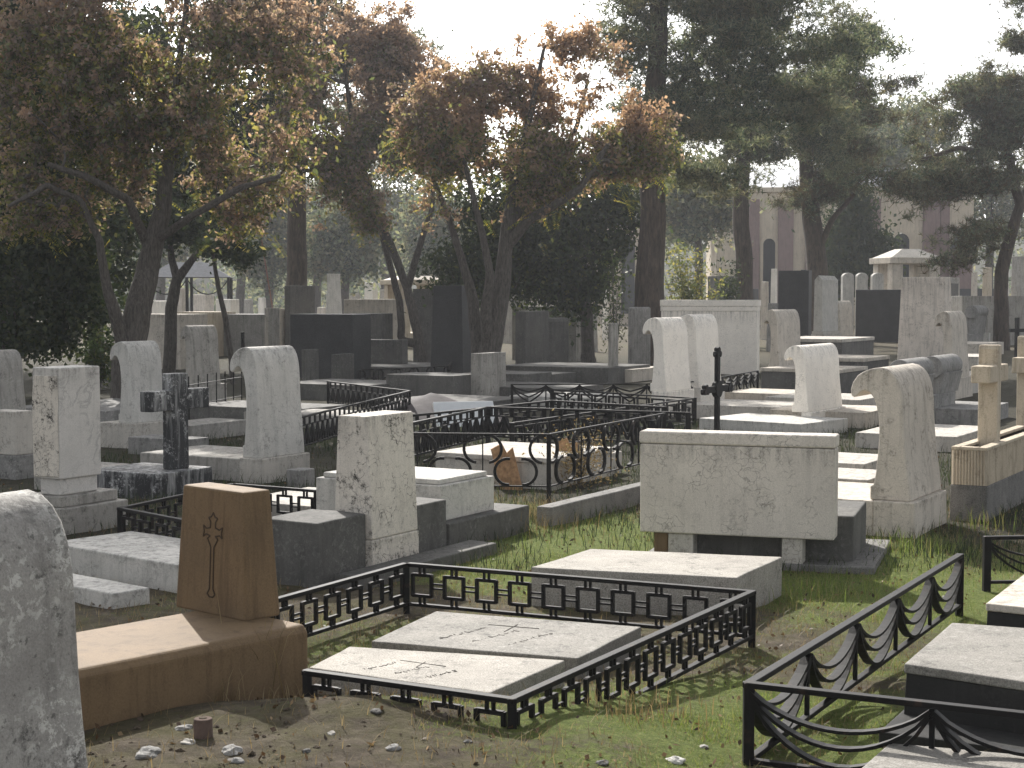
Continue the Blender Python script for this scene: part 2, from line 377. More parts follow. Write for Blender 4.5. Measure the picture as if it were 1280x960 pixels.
# ------------------------------------------------------------------ blocks and monuments
class Mon:
    """a monument: an Empty at its base; local x runs away to the right, y away to the left"""
    def __init__(s, name, label, cat, xl, xn, xr, yb, yt, th=29.6, w=None, d=None, group=None, sink=.04, z0=None):
        P = atg(xn, yb) if z0 is None else at(xn, yb, z0); s.th = th
        s.u = (math.sin(R(th)), math.cos(R(th))); s.v = (-math.cos(R(th)), math.sin(R(th)))
        s.L1 = w or max(.05, span(P, P.z, s.u, xr)); s.L2 = d or max(.05, span(P, P.z, s.v, xl)); s.h = hgt(P, yt) - P.z
        c = Vector((P.x + s.u[0] * s.L1 / 2 + s.v[0] * s.L2 / 2, P.y + s.u[1] * s.L1 / 2 + s.v[1] * s.L2 / 2, P.z)); s.c = c; s.P = P
        s.root = empty(name, c, R(90 - th), label, cat, group); s.sink = sink
        s.x0, s.y0, s.x1, s.y1 = -s.L1 / 2, -s.L2 / 2, s.L1 / 2, s.L2 / 2
    def world(s, x, y): return Vector((s.c.x + s.u[0] * x + s.v[0] * y, s.c.y + s.u[1] * x + s.v[1] * y, 0))
    def ztop(s, x, y, yt): return hgt(s.world(x, y), yt) - s.c.z
    def xat(s, x, y, z, px):
        p = s.world(x, y); return x + span(p, s.c.z + z, s.u, px)
    def box(s, part, mat, x0=None, x1=None, y0=None, y1=None, z0=None, z1=None, tx=0, ty=0, bevel=.012, parent=None, rough=0.):
        mb = MB(); mb.box(s.x0 if x0 is None else x0, s.x1 if x1 is None else x1, s.y0 if y0 is None else y0, s.y1 if y1 is None else y1, -s.sink if z0 is None else z0, s.h if z1 is None else z1, tx, ty)
        return mb.build(part, mat, parent or s.root, bevel, rough=rough)
WAVE = [(-.5, 0), (-.485, .06), (-.45, .15), (-.40, .26), (-.345, .38), (-.305, .5), (-.28, .62), (-.265, .72), (-.24, .80), (-.19, .865), (-.11, .92), (0, .962), (.14, .99), (.30, 1.0),
        (.47, .992), (.63, .972), (.77, .938), (.87, .885), (.915, .83), (.90, .785), (.84, .768), (.77, .785), (.70, .815), (.61, .825), (.52, .81), (.44, .77), (.38, .71), (.34, .63), (.32, .55), (.32, .45), (.345, .35), (.385, .22), (.43, .13), (.455, .11), (.53, .11), (.53, 0)]
def wave(mb, x0, x1, yc, t, z0, h, curl=1.0):
    pts = [(yc + a * t if a < .32 else yc + (.32 + (a - .32) * (curl if b > .6 else 1)) * t, z0 + b * h) for a, b in WAVE]
    mb.prism(pts, x0, x1)
def wave_stone(label, mat, base, hx, hyt, th=29.6, m=.05, t=None, curl=1.0, ledger=None, pmat=None, group='wave-topped gravestones', cat='gravestone', name='wave_gravestone'):
    """base = px of plinth (xl, xn, xr, yb, yt); hx = px x of the far edge of the stone's foot"""
    M = Mon(name, label, cat, *base, th=th, group=group)
    M.box('plinth', pmat or mat)
    x0 = M.x0 + m; x1 = M.xat(x0, M.y0 + m, M.h, hx) if hx else M.x1 - m
    tt = t or (M.L2 - 2 * m) / 1.03; h = M.ztop(x0, M.y0 + m, hyt) - M.h
    mb = MB(); wave(mb, x0, x1, M.y0 + m + tt * .5, tt, M.h - .002, h, curl)
    mb.build('headstone', mat, M.root, .014, 35)
    if ledger:
        L, hf, lm = ledger
        M.box('ledger', lm, y0=M.y1 + .003, y1=M.y1 + L, z1=M.h * hf, x0=M.x0 + .02, x1=M.x1 + ledger[0] * .0 + .25)
    return M
def slab(label, mat, px, th=29.6, name='grave_slab', cat='grave slab', group='low grave slabs', tmat=None, cap=0., **kw):
    M = Mon(name, label, cat, *px, th=th, group=group, **kw)
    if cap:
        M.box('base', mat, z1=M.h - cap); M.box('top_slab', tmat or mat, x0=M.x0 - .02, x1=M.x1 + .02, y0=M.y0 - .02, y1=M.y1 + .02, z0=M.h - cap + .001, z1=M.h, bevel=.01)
    else:
        o = M.box(name, mat, rough=.004)
        r = M.root; o.parent = None; o.location = r.location; o.rotation_euler = r.rotation_euler
        nm = name; bpy.data.objects.remove(r); o.name = nm; tag(o, label, cat, group); M.root = o
    return M
def block(name, label, cat, mat, px, th=29.6, group=None, tx=0, ty=0, bevel=.012, rough=0., **kw):
    """one-piece upright stone"""
    M = Mon(name, label, cat, *px, th=th, group=group, **kw)
    o = M.box(name, mat, tx=tx, ty=ty, bevel=bevel, rough=rough); r = M.root
    o.parent = None; o.location = r.location; o.rotation_euler = r.rotation_euler; bpy.data.objects.remove(r); o.name = name
    tag(o, label, cat, group); M.root = o
    return M

# ------------------------------------------------------------------ iron fences
def arc(cx, cz, r, a0, a1, n=10, sx=1.): return [(cx + r * sx * math.cos(R(a0 + (a1 - a0) * i / n)), cz + r * math.sin(R(a0 + (a1 - a0) * i / n))) for i in range(n + 1)]
def swag(a, b, zt, zb, sag, n=14):
    return [(a + (b - a) * i / n, zt - sag * (1 - (2 * i / n - 1) ** 2) ** .85) for i in range(n + 1)]
def panel(motif, O, D, L, h, lo):
    """ornament of one straight run, between the bottom rail at lo and the top rail at h"""
    mb = MB(); H = h - lo
    if motif == 'squares':
        n = max(2, round(L / (H * .98))); p = L / n; zc = lo + H * .5; q = H * .29
        for i in range(n):
            c = (i + .5) * p
            mb.bar(O, D, [(c - q, zc - q), (c + q, zc - q)], .021, .022); mb.bar(O, D, [(c - q, zc + q), (c + q, zc + q)], .021, .022)
            mb.bar(O, D, [(c - q, zc - q - .006), (c - q, zc + q + .0075)], .021, .021); mb.bar(O, D, [(c + q, zc - q - .006), (c + q, zc + q + .0075)], .021, .021)
            for dx in (-.017, .017):
                mb.bar(O, D, [(c + dx, lo), (c + dx, zc - q)], .014, .016); mb.bar(O, D, [(c + dx, zc + q), (c + dx, h)], .014, .016)
            if i:
                for dz in (-.015, .015): mb.bar(O, D, [(c - p + q, zc + dz), (c - q, zc + dz)], .012, .014)
    elif motif == 'swags':
        n = max(1, round(L / (H * 2.5))); p = L / n
        for i in range(n):
            for k_, sg in enumerate((.42, .62, .84)):
                mb.bar(O, D, swag(i * p + .008, (i + 1) * p - .008, h - .015 - k_ * .012, lo, H * sg), .014, .045)
        for i in range(1, n): mb.bar(O, D, [(i * p, lo), (i * p, h)], .02, .02)
    elif motif == 'fans':
        n = max(1, round(L / (H * 1.5))); p = L / n
        for i in range(n + 1):
            for sgn in (-1, 1):
                for k_ in range(3):
                    e = i * p + sgn * p * .5
                    if 0 <= e <= L:
                        zz = h - .01 - H * (.30 + .25 * k_)
                        mb.bar(O, D, [(i * p + (e - i * p) * t_, h - .01 - (h - .01 - zz) * (t_ ** .6)) for t_ in np.linspace(0, 1, 9)], .028, .026)
            if 0 < i < n: mb.bar(O, D, [(i * p, lo), (i * p, h)], .022, .022)
    elif motif == 'keys':
        n = max(1, round(L / (H * .95))); p = L / n
        for i in range(n):
            a = i * p; P = lambda x, z: (a + x * p, lo + z * H)
            mb.bar(O, D, [P(.0, .12), P(.0, .9)], .032, .02); mb.bar(O, D, [P(0, .88), P(.8, .88)], .03, .019); mb.bar(O, D, [P(.78, .9), P(.78, .32)], .032, .02)
            mb.bar(O, D, [P(.3, .32), P(.8, .32)], .03, .019); mb.bar(O, D, [P(.32, .3), P(.32, .62)], .032, .02); mb.bar(O, D, [P(.3, .62), P(.56, .62)], .02, .014)
            mb.bar(O, D, [P(0, .13), P(1, .13)], .018, .014)
    elif motif == 'zigzag':
        n = max(1, round(L / (H * .66))); p = L / n
        mb.bar(O, D, [(0, lo + H * .72), (L, lo + H * .72)], .016, .016)
        for i in range(n):
            a = i * p
            mb.bar(O, D, [(a, lo), (a, lo + H * .72)], .036, .026); mb.bar(O, D, [(a, lo + H * .7), (a + p * .5, lo + .01)], .036, .022)
            mb.bar(O, D, [(a + p * .5, lo + .01), (a + p, lo + H * .7)], .036, .021); mb.bar(O, D, [(a + p * .5, lo + H * .72), (a + p * .5, h)], .06, .016)
    elif motif == 'scrolls':
        n = max(1, round(L / (H * 1.5))); p = L / n
        for i in range(n):
            for sgn in (-1, 1):
                c = i * p + p * .5
                mb.bar(O, D, [(c + sgn * x, z) for x, z in arc(p * .42, lo + H * .72, H * .27, 80, 265, 12)], .028, .03)
                mb.bar(O, D, [(c + sgn * x, z) for x, z in arc(p * .12, lo + H * .27, H * .26, 100, -95, 12)], .028, .03)
        for i in range(1, n): mb.bar(O, D, [(i * p, lo), (i * p, h)], .012, .012)
    return mb
def fence(label, motif, tops, h, lo=None, zs=None, closed=False, rail=.036, posts=.042, group='black iron grave fences', name='grave_fence', foot=.1, pitch=None, ptop=0.):
    """tops: px of the corners of the top rail, each with the world height of the rail there"""
    pts = []
    for (px, py, zt) in tops: pts.append(at(px, py, zt))
    root = empty(name, (pts[0].x, pts[0].y, pts[0].z - h), 0, label, 'fence', group)
    O0 = Vector(root.location); lo = .04 if lo is None else lo
    segs = list(zip(pts[:-1], pts[1:])) + ([(pts[-1], pts[0])] if closed else [])
    for p, q in segs:
        a, b = p - O0, q - O0; D = (b - a).to_2d(); L = D.length; D = Vector((D.x / L, D.y / L, 0)); sl_ = (b.z - a.z) / L
        def sh(m):
            m.v = [(x, y, z + a.z - h + ((Vector((x, y, 0)) - a.to_2d().to_3d()).dot(D)) * sl_) for x, y, z in m.v]; return m
        O = Vector((a.x, a.y, 0))
        m = MB(); m.bar(O, D, [(-rail / 2, h - rail * .35), (L + rail / 2, h - rail * .35)], rail * .7, rail * 1.25); sh(m).build('top_rail', 'black_iron', root, .003)
        m = MB(); m.bar(O, D, [(0, lo), (L, lo)], rail * .6, rail); sh(m).build('bottom_rail', 'black_iron', root, .003)
        if motif == 'spikes':
            n_ = max(2, round(L / .42))
            for i_ in range(n_ + 1):
                m = MB(); m.bar(O, D, [(i_ * L / n_, lo - .06), (i_ * L / n_, h + .14)], .016, .016); sh(m).build('spike', 'black_iron', root)
        else: sh(panel(motif, O, D, L - .0, h - rail * .7, lo + rail * .3)).build('ornament_panel', 'black_iron', root)
    for p in pts:
        a = p - O0; m = MB(); m.box(a.x - posts / 2, a.x + posts / 2, a.y - posts / 2, a.y + posts / 2, a.z - h - foot, a.z + ptop - .002)
        m.build('post', 'black_iron', root, .003)
    return root

# ================================================================== FOREGROUND
# lichen stone cut by the left edge of the picture
M = Mon('wave_gravestone', 'large lichen-blotched grey gravestone with rounded top, cut off by the left edge in front', 'gravestone', -330, -260, 133, 1150, 640, th=29.6, w=.95, d=.34, group='wave-topped gravestones')
P = atY(134, 800, 5.1)
M.root.location = (P.x - .45, 5.0, 0); M.root.rotation_euler = (0, 0, R(60))
mb = MB(); wave(mb, -.5, .42, 0, .36, .22, hgt(Vector((0, 5.2, 0)), 621) - .22); mb.build('headstone', 'lichen_stone', M.root, .03, 35)
mb = MB(); mb.box(-.56, .48, -.26, .28, -.04, .222); mb.build('plinth', 'grey_stone', M.root, .015)

# brown grave
M = Mon('brown_grave', 'brown sandstone grave with tapered headstone carved with a cross', 'grave', 0, 60, 391, 915, 835, th=42, d=.72, w=1.9)
P0 = atg(386, 868); zt = hgt(P0, 781) ; zb = P0.z
c = Vector((P0.x, P0.y, zb)); root = M.root; root.location = c
def fr(x, y): return c.xy + Vector(M.u) * x + Vector(M.v) * y
H0 = zt - zb
mb = MB(); mb.prism([(0, -.06), (.74, -.06), (.74, H0 - .02), (.70, H0), (.035, H0), (0, H0 - .035)], -2.1, 0); mb.build('ledger', 'brown_sandstone', root, .012)
# the tapered stone: near foot corner at px (305,777)
pn = at(306, 777, zt); loc = lambda p: ((p.xy - c.xy).dot(Vector(M.u)), (p.xy - c.xy).dot(Vector(M.v)))
ax, ay = loc(pn); ay = max(ay, .09)
pw = c.xy + Vector(M.u) * ax + Vector(M.v) * ay; pw = Vector((pw.x, pw.y, 0))
wr = span(pw, zt, M.u, 351); wl = span(pw, zt, M.v, 219); hh = hgt(pw, 617) - zt
mb = MB(); mb.box(ax, ax + wr, ay, ay + wl, H0 - .003, H0 + hh, .032, .035); mb.build('headstone', 'brown_sandstone', root, .012)
# carved cross outline, on the leaning left face (x = ax)
cr = [(-.02, -.42), (-.045, -.40), (-.02, -.36), (-.018, -.06), (-.06, 0), (-.03, .02), (-.075, .03), (-.11, .01), (-.10, .05), (-.11, .09), (-.075, .07), (-.03, .08), (-.028, .12), (-.05, .15), (-.02, .16), (0, .19)]
cr = cr + [(-a, b) for a, b in reversed(cr[:-1])] + [cr[0]]
tilt = .032 / hh; mid = ay + wl * .48; zc = H0 + hh * .60; sc = hh / 1.0 * 1.1
mb = MB()
for (a, b), (a2, b2) in zip(cr[:-1], cr[1:]):
    A = Vector((ax - .001 + tilt * (zc + b * sc - H0), mid - a * sc, zc + b * sc)); B = Vector((ax - .001 + tilt * (zc + b2 * sc - H0), mid - a2 * sc, zc + b2 * sc))
    mb.tube([A, B], .0042, 5)
mb.build('carved_cross', 'engraving', root)
# carved lines of writing on the ledger
mb = MB(); random.seed(3)
for r_ in range(3):
    for q in range(9):
        x = -1.62 + q * .058 + r_ * .02; y = .30 + r_ * .085
        for _ in range(2):
            xa = x + random.uniform(-.018, .018); ya = y + random.uniform(-.02, .02)
            mb.box(xa, xa + random.choice((.006, .03)), ya, ya + random.choice((.006, .035)), H0 - .004, H0 + .0015)
mb.build('lettering', 'engraving', root)

# grave enclosure with squares
ZT = .34
fence('low iron fence of linked squares around two inscribed slabs in front', 'squares', [(384, 837, ZT + .005), (640, 872, ZT + .01), (940, 738, ZT), (508, 703, ZT), (340, 749, ZT)], .31, lo=.035, foot=.12)
def quad_slab(label, mat, corners, z, th_, name='inscribed_slab', marks=None, rough=.004, cat='grave slab', group='inscribed slabs inside the square fence', body=None):
    pw = [at(x, y, z) for x, y in corners]; c = sum((p for p in pw), Vector()) / 4; c.z = z - th_
    root = empty(name, c, 0, label, cat, group)
    mb = MB(); lo = [(p.x - c.x, p.y - c.y, -.05) for p in pw]; hi = [(p.x - c.x, p.y - c.y, th_) for p in pw]
    mb.add(lo + hi, [(0, 1, 2, 3), (7, 6, 5, 4), (0, 4, 5, 1), (1, 5, 6, 2), (2, 6, 7, 3), (3, 7, 4, 0)])
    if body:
        lo2 = [(p.x - c.x, p.y - c.y, th_ - .045) for p in pw]; m2 = MB(); m2.add(lo + [(x * .985, y * .985, th_ - .046) for x, y, z in lo2], mb.f); m2.build('body', body, root, .006, rough=rough); mb.v = lo2 + hi  # body darker than its top: shade of the sides painted into it
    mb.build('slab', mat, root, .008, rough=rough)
    if marks:
        a, b, d_ = pw[0], pw[1], pw[3]; ex, ey = (b - a), (d_ - a); mb = MB(); random.seed(marks)
        A = Vector((a.x - c.x, a.y - c.y, th_ + .0015))
        for row in range(3):
            for q in range(12):
                s_, t_ = .20 + q * .035 + random.uniform(-.006, .006), .28 + row * .17 + .1 * q / 12
                p = A + ex * s_ + ey * t_; l = random.uniform(.008, .02)
                mb.tube([p, p + ex.normalized() * l + ey.normalized() * random.uniform(-.02, .02)], .0018, 4)
                if q % 2: mb.tube([p, p + ey.normalized() * random.uniform(-.03, .03)], .0018, 4)
        p = A + ex * .66 + ey * .5; mb.tube([p - ex * .12, p + ex * .12], .0022, 4); mb.tube([p + ex * .05 - ey * .13, p + ex * .05 + ey * .13], .0022, 4)
        mb.build('lettering', 'dark_engraving', root)
    return root
quad_slab('grey inscribed slab at the back inside the fence of squares', 'inscribed_grey', [(464, 801), (545, 764), (802, 783), (722, 823)], .17, .15, marks=5)
quad_slab('lighter inscribed slab in front inside the fence of squares', 'inscribed_pale', [(386, 834), (437, 808), (707, 825), (612, 866)], .235, .2, marks=9)

# big pale headstone on short legs with the slab before it
M = Mon('slab_headstone', 'large pale rectangular headstone raised on two short legs above a flat slab', 'gravestone', 802, 1042, 1050, 716, 545, th=18, d=1.9)
M.L2 = span(M.P, M.P.z + .6, M.v, 800)
zl = M.ztop(M.x0, M.y0, 676); x0, x1 = M.x0 + .0, M.x0 + .24; yN = M.y0; yF = yN + span(M.world(M.x0, M.y0), M.c.z + .7, M.v, 800)
M.box('face_block', 'dusty_marble', x0=x0, x1=x1, y0=yN, y1=yF, z0=zl, z1=M.h - .10, bevel=.012)
M.box('cap', 'dusty_marble', x0=x0 - .006, x1=x1 + .01, y0=yN - .006, y1=yF + .006, z0=M.h - .097, z1=M.h, bevel=.014, rough=.003)
M.box('leg', 'pale_marble', x0=x0 + .03, x1=x1 - .03, y0=yN + .24, y1=yN + .40, z1=zl - .002)
M.box('leg', 'pale_marble', x0=x0 + .03, x1=x1 - .03, y0=yF - .42, y1=yF - .22, z1=zl - .002)
M.box('leg', 'brown_sandstone', x0=x0 + .06, x1=x1 - .03, y0=yF - .215, y1=yF - .1, z1=zl - .002)
M.box('ledger', 'dark_stone', x0=x1 + .02, x1=x1 + 1.0, y0=yN - .12, y1=yF - .1, z1=M.ztop(M.x0 + .5, yN, 640), rough=.006)
M.box('footing', 'rough_kerb', x0=x0 + .02, x1=x1 + 1.25, y0=yN - .3, y1=yF, z1=.05, rough=.006)
quad_slab('wide flat slab lying in front of the large pale raised headstone', 'inscribed_pale', [(664, 709), (738, 686), (978, 696), (921, 722)], .27, .27, name='grave_slab', group='low grave slabs')

# crackled tapered stone and the white slab beside it
M = Mon('tapered_gravestone', 'pale crackled tapered gravestone between two dark grey side blocks', 'gravestone', 446, 466, 523, 720, 521, th=29.6, d=.36)
M.box('headstone', 'crackled_marble', z0=.27, tx=.0, ty=.045, bevel=.012); 
M.box('foot', 'crackled_marble', x0=M.x0 - .008, x1=M.x1 + .006, y0=M.y0 - .006, z1=.268)
M.box('side_block', 'dark_stone', x0=M.x0 - .62, x1=M.x0 - .012, y0=M.y0 + .05, y1=M.y1 + .2, z1=M.ztop(M.x0 - .5, M.y0, 652), rough=.006)
M.box('side_block', 'dark_stone', x0=M.x1 + .01, x1=M.x1 + .5, y0=M.y0 + .05, y1=M.y1 + .2, z1=M.ztop(M.x1 + .3, M.y0, 628), rough=.006)
M.box('kerb', 'dark_stone', x0=M.x0 - .5, x1=M.x1 + .75, y0=M.y0 - .28, y1=M.y0 - .012, z1=.09, rough=.006)
M = Mon('white_tomb', 'bright white flat tomb on a grey step right of the crackled stone', 'tomb', 470, 562, 662, 690, 655, d=1.5)
M.box('step', 'dark_stone', rough=.005); M.box('tomb_block', 'white_stone', x0=M.x0 + .06, x1=M.x1 - .42, y0=M.y0 + .12, y1=M.y1 - .1, z0=M.h + .001, z1=M.h + .30, bevel=.01)
M.box('top_slab', 'white_stone', x0=M.x0 + .10, x1=M.x1 - .47, y0=M.y0 + .16, y1=M.y1 - .15, z0=M.h + .301, z1=M.h + .345, bevel=.01)

# right fence with swags, its slabs
fence('black iron fence with hanging swags around dark slabs, front right', 'swags', [(1420, 905, .46), (936, 852, .46), (1200, 692, .41)], .37, lo=.03, foot=.15, posts=.045)
fence('black iron swag fence at the right edge behind the dark slabs', 'swags', [(1234, 670, .40), (1400, 668, .40)], .36, lo=.03, posts=.05)
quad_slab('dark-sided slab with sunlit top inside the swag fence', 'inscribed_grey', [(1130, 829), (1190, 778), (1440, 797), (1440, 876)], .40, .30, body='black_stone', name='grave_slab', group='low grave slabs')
quad_slab('flat grey slab at the bottom edge inside the swag fence', 'inscribed_grey', [(1048, 985), (1112, 928), (1440, 958), (1440, 1040)], .27, .22, name='grave_slab', group='low grave slabs')
quad_slab('broad dark base step under the sunlit slab inside the swag fence', 'black_stone', [(1098, 914), (1180, 842), (1460, 860), (1460, 962)], .16, .14, name='grave_step', cat='step', group=None)
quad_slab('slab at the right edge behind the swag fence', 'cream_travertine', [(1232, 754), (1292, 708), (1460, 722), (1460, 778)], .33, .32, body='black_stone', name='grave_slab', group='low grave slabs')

# ================================================================== LEFT SIDE
wave_stone('grey rounded stone cut by the left edge, behind the small pedestal', 'mid_stone', (-80, -55, 38, 560, 530), 34, 440)
M = Mon('stone_pedestal', 'small pale square pedestal at the left edge beside the white marble block', 'pedestal', -18, 20, 47, 600, 570)
M.box('base', 'grey_stone'); M.box('pedestal_block', 'pale_marble', x0=M.x0 + .03, x1=M.x1 - .03, y0=M.y0 + .03, y1=M.y1 - .03, z0=M.h + .001, z1=M.ztop(M.x0, M.y0, 515))
M = Mon('marble_headstone', 'white veined marble headstone with chipped left side on two steps', 'gravestone', 20, 78, 161, 670, 637)
M.box('step', 'mid_stone', rough=.005); h1 = M.h; h2 = M.ztop(M.x0 + .05, M.y0 + .05, 622)
M.box('upper_step', 'mid_stone', x0=M.x0 + .06, x1=M.x1 - .06, y0=M.y0 + .07, y1=M.y1 - .05, z0=h1 + .001, z1=h2, rough=.004)
x0 = M.x0 + .10; y0 = M.y0 + .12; h3 = M.ztop(x0, y0, 600)
x1 = M.xat(x0, y0, h3, 127); yq = y0 + span(M.world(x0, y0), h3, M.v, 42)
M.box('plinth', 'veined_marble', x0=x0 + .03, x1=x1 - .02, y0=y0 + .03, y1=yq - .05, z0=h2 + .001, z1=h3)
M.box('headstone', 'veined_marble', x0=x0 + .002, x1=x1, y0=y0, y1=yq, z0=h3 + .001, z1=M.ztop(x0, y0, 460))
M.box('chipped_edge', 'crackled_marble', x0=x0 - .012, x1=x0 + .0015, y0=y0 + .01, y1=yq - .01, z0=h3 + .02, z1=M.ztop(x0, y0, 470), rough=.012)
wave_stone('white wave-topped stone under the leftmost tree, left of the peeling cross', 'white_stone', (122, 167, 211, 562, 530), 207, 427, pmat='pale_marble', t=.26, curl=1.3)
M = Mon('peeling_cross', 'black stone cross with white paint peeling off, on a dark base', 'cross', 110, 198, 266, 626, 593)
M.box('base', 'peeling_paint', rough=.004); M.box('ledger', 'mid_stone', x0=M.x0 + .1, x1=M.x1 - .1, y0=M.y1 + .003, y1=M.y1 + .9, z1=M.h * .95)
ch = M.ztop(0, M.y0 + .2, 467) - M.h; xc = M.xat(M.x0, M.y0 + .2, M.h, 222); yc = M.y0 + .22
mb = MB(); w_ = .125
zA, zB = M.h + ch * .62, M.h + ch * .83
prof = [(xc - w_, M.h), (xc + w_, M.h), (xc + w_ * .95, zA), (xc + .46, zA), (xc + .46, zB), (xc + w_, zB), (xc + w_, M.h + ch), (xc - w_, M.h + ch), (xc - w_, zB), (xc - .46, zB), (xc - .46, zA), (xc - w_ * .95, zA)]
mb.prism(prof, yc - .075, yc + .075, 'y'); mb.build('cross', 'peeling_paint', M.root, .012)
wave_stone('tall white wave-topped stone right of the peeling cross, black specks on its side', 'white_stone', (299, 328, 388, 605, 574), 381, 434, ledger=(1.5, .95, 'mid_stone'), pmat='pale_marble', t=.26, curl=1.5)
block('stone_cube', 'small grey stone cube at the foot of the wave stone with black specks', 'stone block', 'grey_stone', (358, 377, 394, 612, 588))
wave_stone('mid-sized grey wave-topped stone behind the spiked railing', 'mid_stone', (226, 243, 284, 512, 482), 276, 407)
fence('thin iron railing with upright spikes beside the thin dark trunk', 'spikes', [(236, 481, .62), (302, 471, .62)], .55, lo=.2, rail=.02, posts=.02)
slab('low pale slab under the spiked railing', 'mid_stone', (190, 238, 310, 552, 532)); slab('grey slab at the foot of the peeling cross ledger', 'grey_stone', (160, 232, 262, 572, 550))
fence('black zigzag fence left of centre beside the dark cloth mound', 'zigzag', [(370, 522, .5), (512, 488, .5), (410, 476, .5)], .46, lo=.06, rail=.035)
fence('low fence of squares behind the brown headstone', 'squares', [(395, 612, .36), (292, 604, .36), (150, 634, .36), (330, 668, .36)], .34, lo=.04)
slab('white tomb slab just left of the brown headstone', 'white_stone', (110, 222, 300, 742, 706), th=40, d=1.6, w=.8)
slab('small white slab between the lichen stone and the white tomb slab', 'white_stone', (60, 142, 160, 762, 742), th=40, d=.9, w=.3)
slab('long grey slab behind the zigzag fence', 'mid_stone', (330, 470, 520, 540, 522), d=2.6)
slab('pale slab between the crackled stone and the squares fence', 'pale_marble', (340, 430, 480, 660, 636), d=1.3, w=1.2)

# ================================================================== CENTRE
# dark cloth over a heap of earth, with a pale board beside it
c = at(535, 528, 0); mb = MB(); n = 26
r_ = 80 * c.y / FPX; vs = []; fs = []
for i in range(n + 1):
    for j in range(n + 1):
        x, y = -1 + 2 * i / n, -1 + 2 * j / n; d_ = max(abs(x), abs(y)) * .6 + math.hypot(x, y) * .4
        vs.append((x * r_ * 1.15, y * r_, .42 * max(0, 1 - d_) ** .95 + .03 * mnoise.noise((x * 3, y * 3, 0))))
for i in range(n):
    for j in range(n): fs.append((i * (n + 1) + j, (i + 1) * (n + 1) + j, (i + 1) * (n + 1) + j + 1, i * (n + 1) + j + 1))
nb = len(vs); mb.add(vs, fs)
o = mb.build('covered_mound', 'cloth_cover', smooth=60); o.location = (c.x, c.y + r_ * .9, 0); sm = o.modifiers.new('thick', 'SOLIDIFY'); sm.thickness = .02
tag(o, 'dark grey cloth spread over a low heap of earth', 'mound')
M = block('leaning_board', 'pale bluish board lying against the cloth-covered heap', 'board', 'white_board', (540, 546, 622, 534, 497), th=75, d=.05, tx=.0)
M.root.rotation_euler.x = R(-38)
block('square_gravestone', 'greenish grey square stone before the dark tree trunk in the centre', 'gravestone', 'mid_stone', (588, 600, 633, 500, 442), ty=.01)
slab('dark slab left of the greenish square stone', 'dark_stone', (520, 566, 600, 502, 470), d=1.6)
slab('dark slab right of the greenish square stone', 'dark_stone', (600, 655, 690, 490, 468), d=1.6)
slab('cracked pale tomb slab behind the scroll fence', 'pale_marble', (586, 690, 800, 612, 573), d=1.5, cap=.06, w=1.5)
slab('pale stepped slab behind the scroll fence near the dry plant', 'pale_marble', (650, 735, 800, 600, 572), d=.9, w=.9)
fence('iron fence with curled scrolls left of the large raised headstone', 'scrolls', [(440, 540, .73), (686, 542, .73), (830, 516, .73)], .70, lo=.17, rail=.025, posts=.045)
slab('rough grey kerb under the scroll fence', 'rough_kerb', (686, 690, 830, 660, 634), d=.16, name='kerb_stone', cat='kerb', group=None)
fence('wide black zigzag fence in the middle of the graves', 'zigzag', [(440, 543, .55), (610, 508, .55), (860, 515, .55)], .50, lo=.08, rail=.04, posts=.07)
fence('black zigzag fence running behind the wide zigzag one, left of the Greek key fence', 'zigzag', [(470, 523, .55), (690, 500, .55), (830, 508, .55)], .50, lo=.08, rail=.04, posts=.07)
fence('Greek key iron fence before the pair of white wave stones', 'keys', [(640, 528, .45), (868, 497, .45), (690, 486, .45)], .43, lo=.03, rail=.035, posts=.07)
fence('iron fence of sun-ray fans around the pair of white wave stones', 'fans', [(640, 480, .50), (850, 479, .50), (947, 463, .50)], .44, lo=.03, rail=.03, posts=.05)
fence('dark fence with round ornaments before the tall dark stone', 'scrolls', [(450, 462, .5), (560, 457, .5), (575, 440, .5)], .45, lo=.05, rail=.03)
slab('dark ledger below the broad dark granite stone', 'dark_stone', (330, 455, 520, 502, 482), d=2.2)
slab('dark ledger between the zigzag fence and the greenish square stone', 'dark_stone', (430, 585, 660, 520, 505), d=2.0, w=2.2)
slab('dark low slab at the foot of the forked rust tree', 'dark_stone', (440, 520, 600, 474, 460), d=2.5, w=3.0)
slab('dark ledger behind the fan fence, left part', 'dark_stone', (600, 690, 800, 482, 468), d=2.2, w=2.6)
slab('grey ledger behind the leftmost wave-topped pair of stones', 'grey_stone', (60, 130, 220, 530, 514), d=2.2, w=2.6)
slab('dark ledger behind the white wave stone with black specks', 'dark_stone', (230, 372, 440, 530, 512), d=2.4, w=1.4)
slab('white slab in the shade behind the Greek key fence', 'white_stone', (640, 742, 800, 512, 498), d=1.8, w=1.5)
slab('pale sunlit slab between the fan fence and dark pillar', 'cream_travertine', (700, 790, 850, 478, 462), d=2.2, w=2.0)
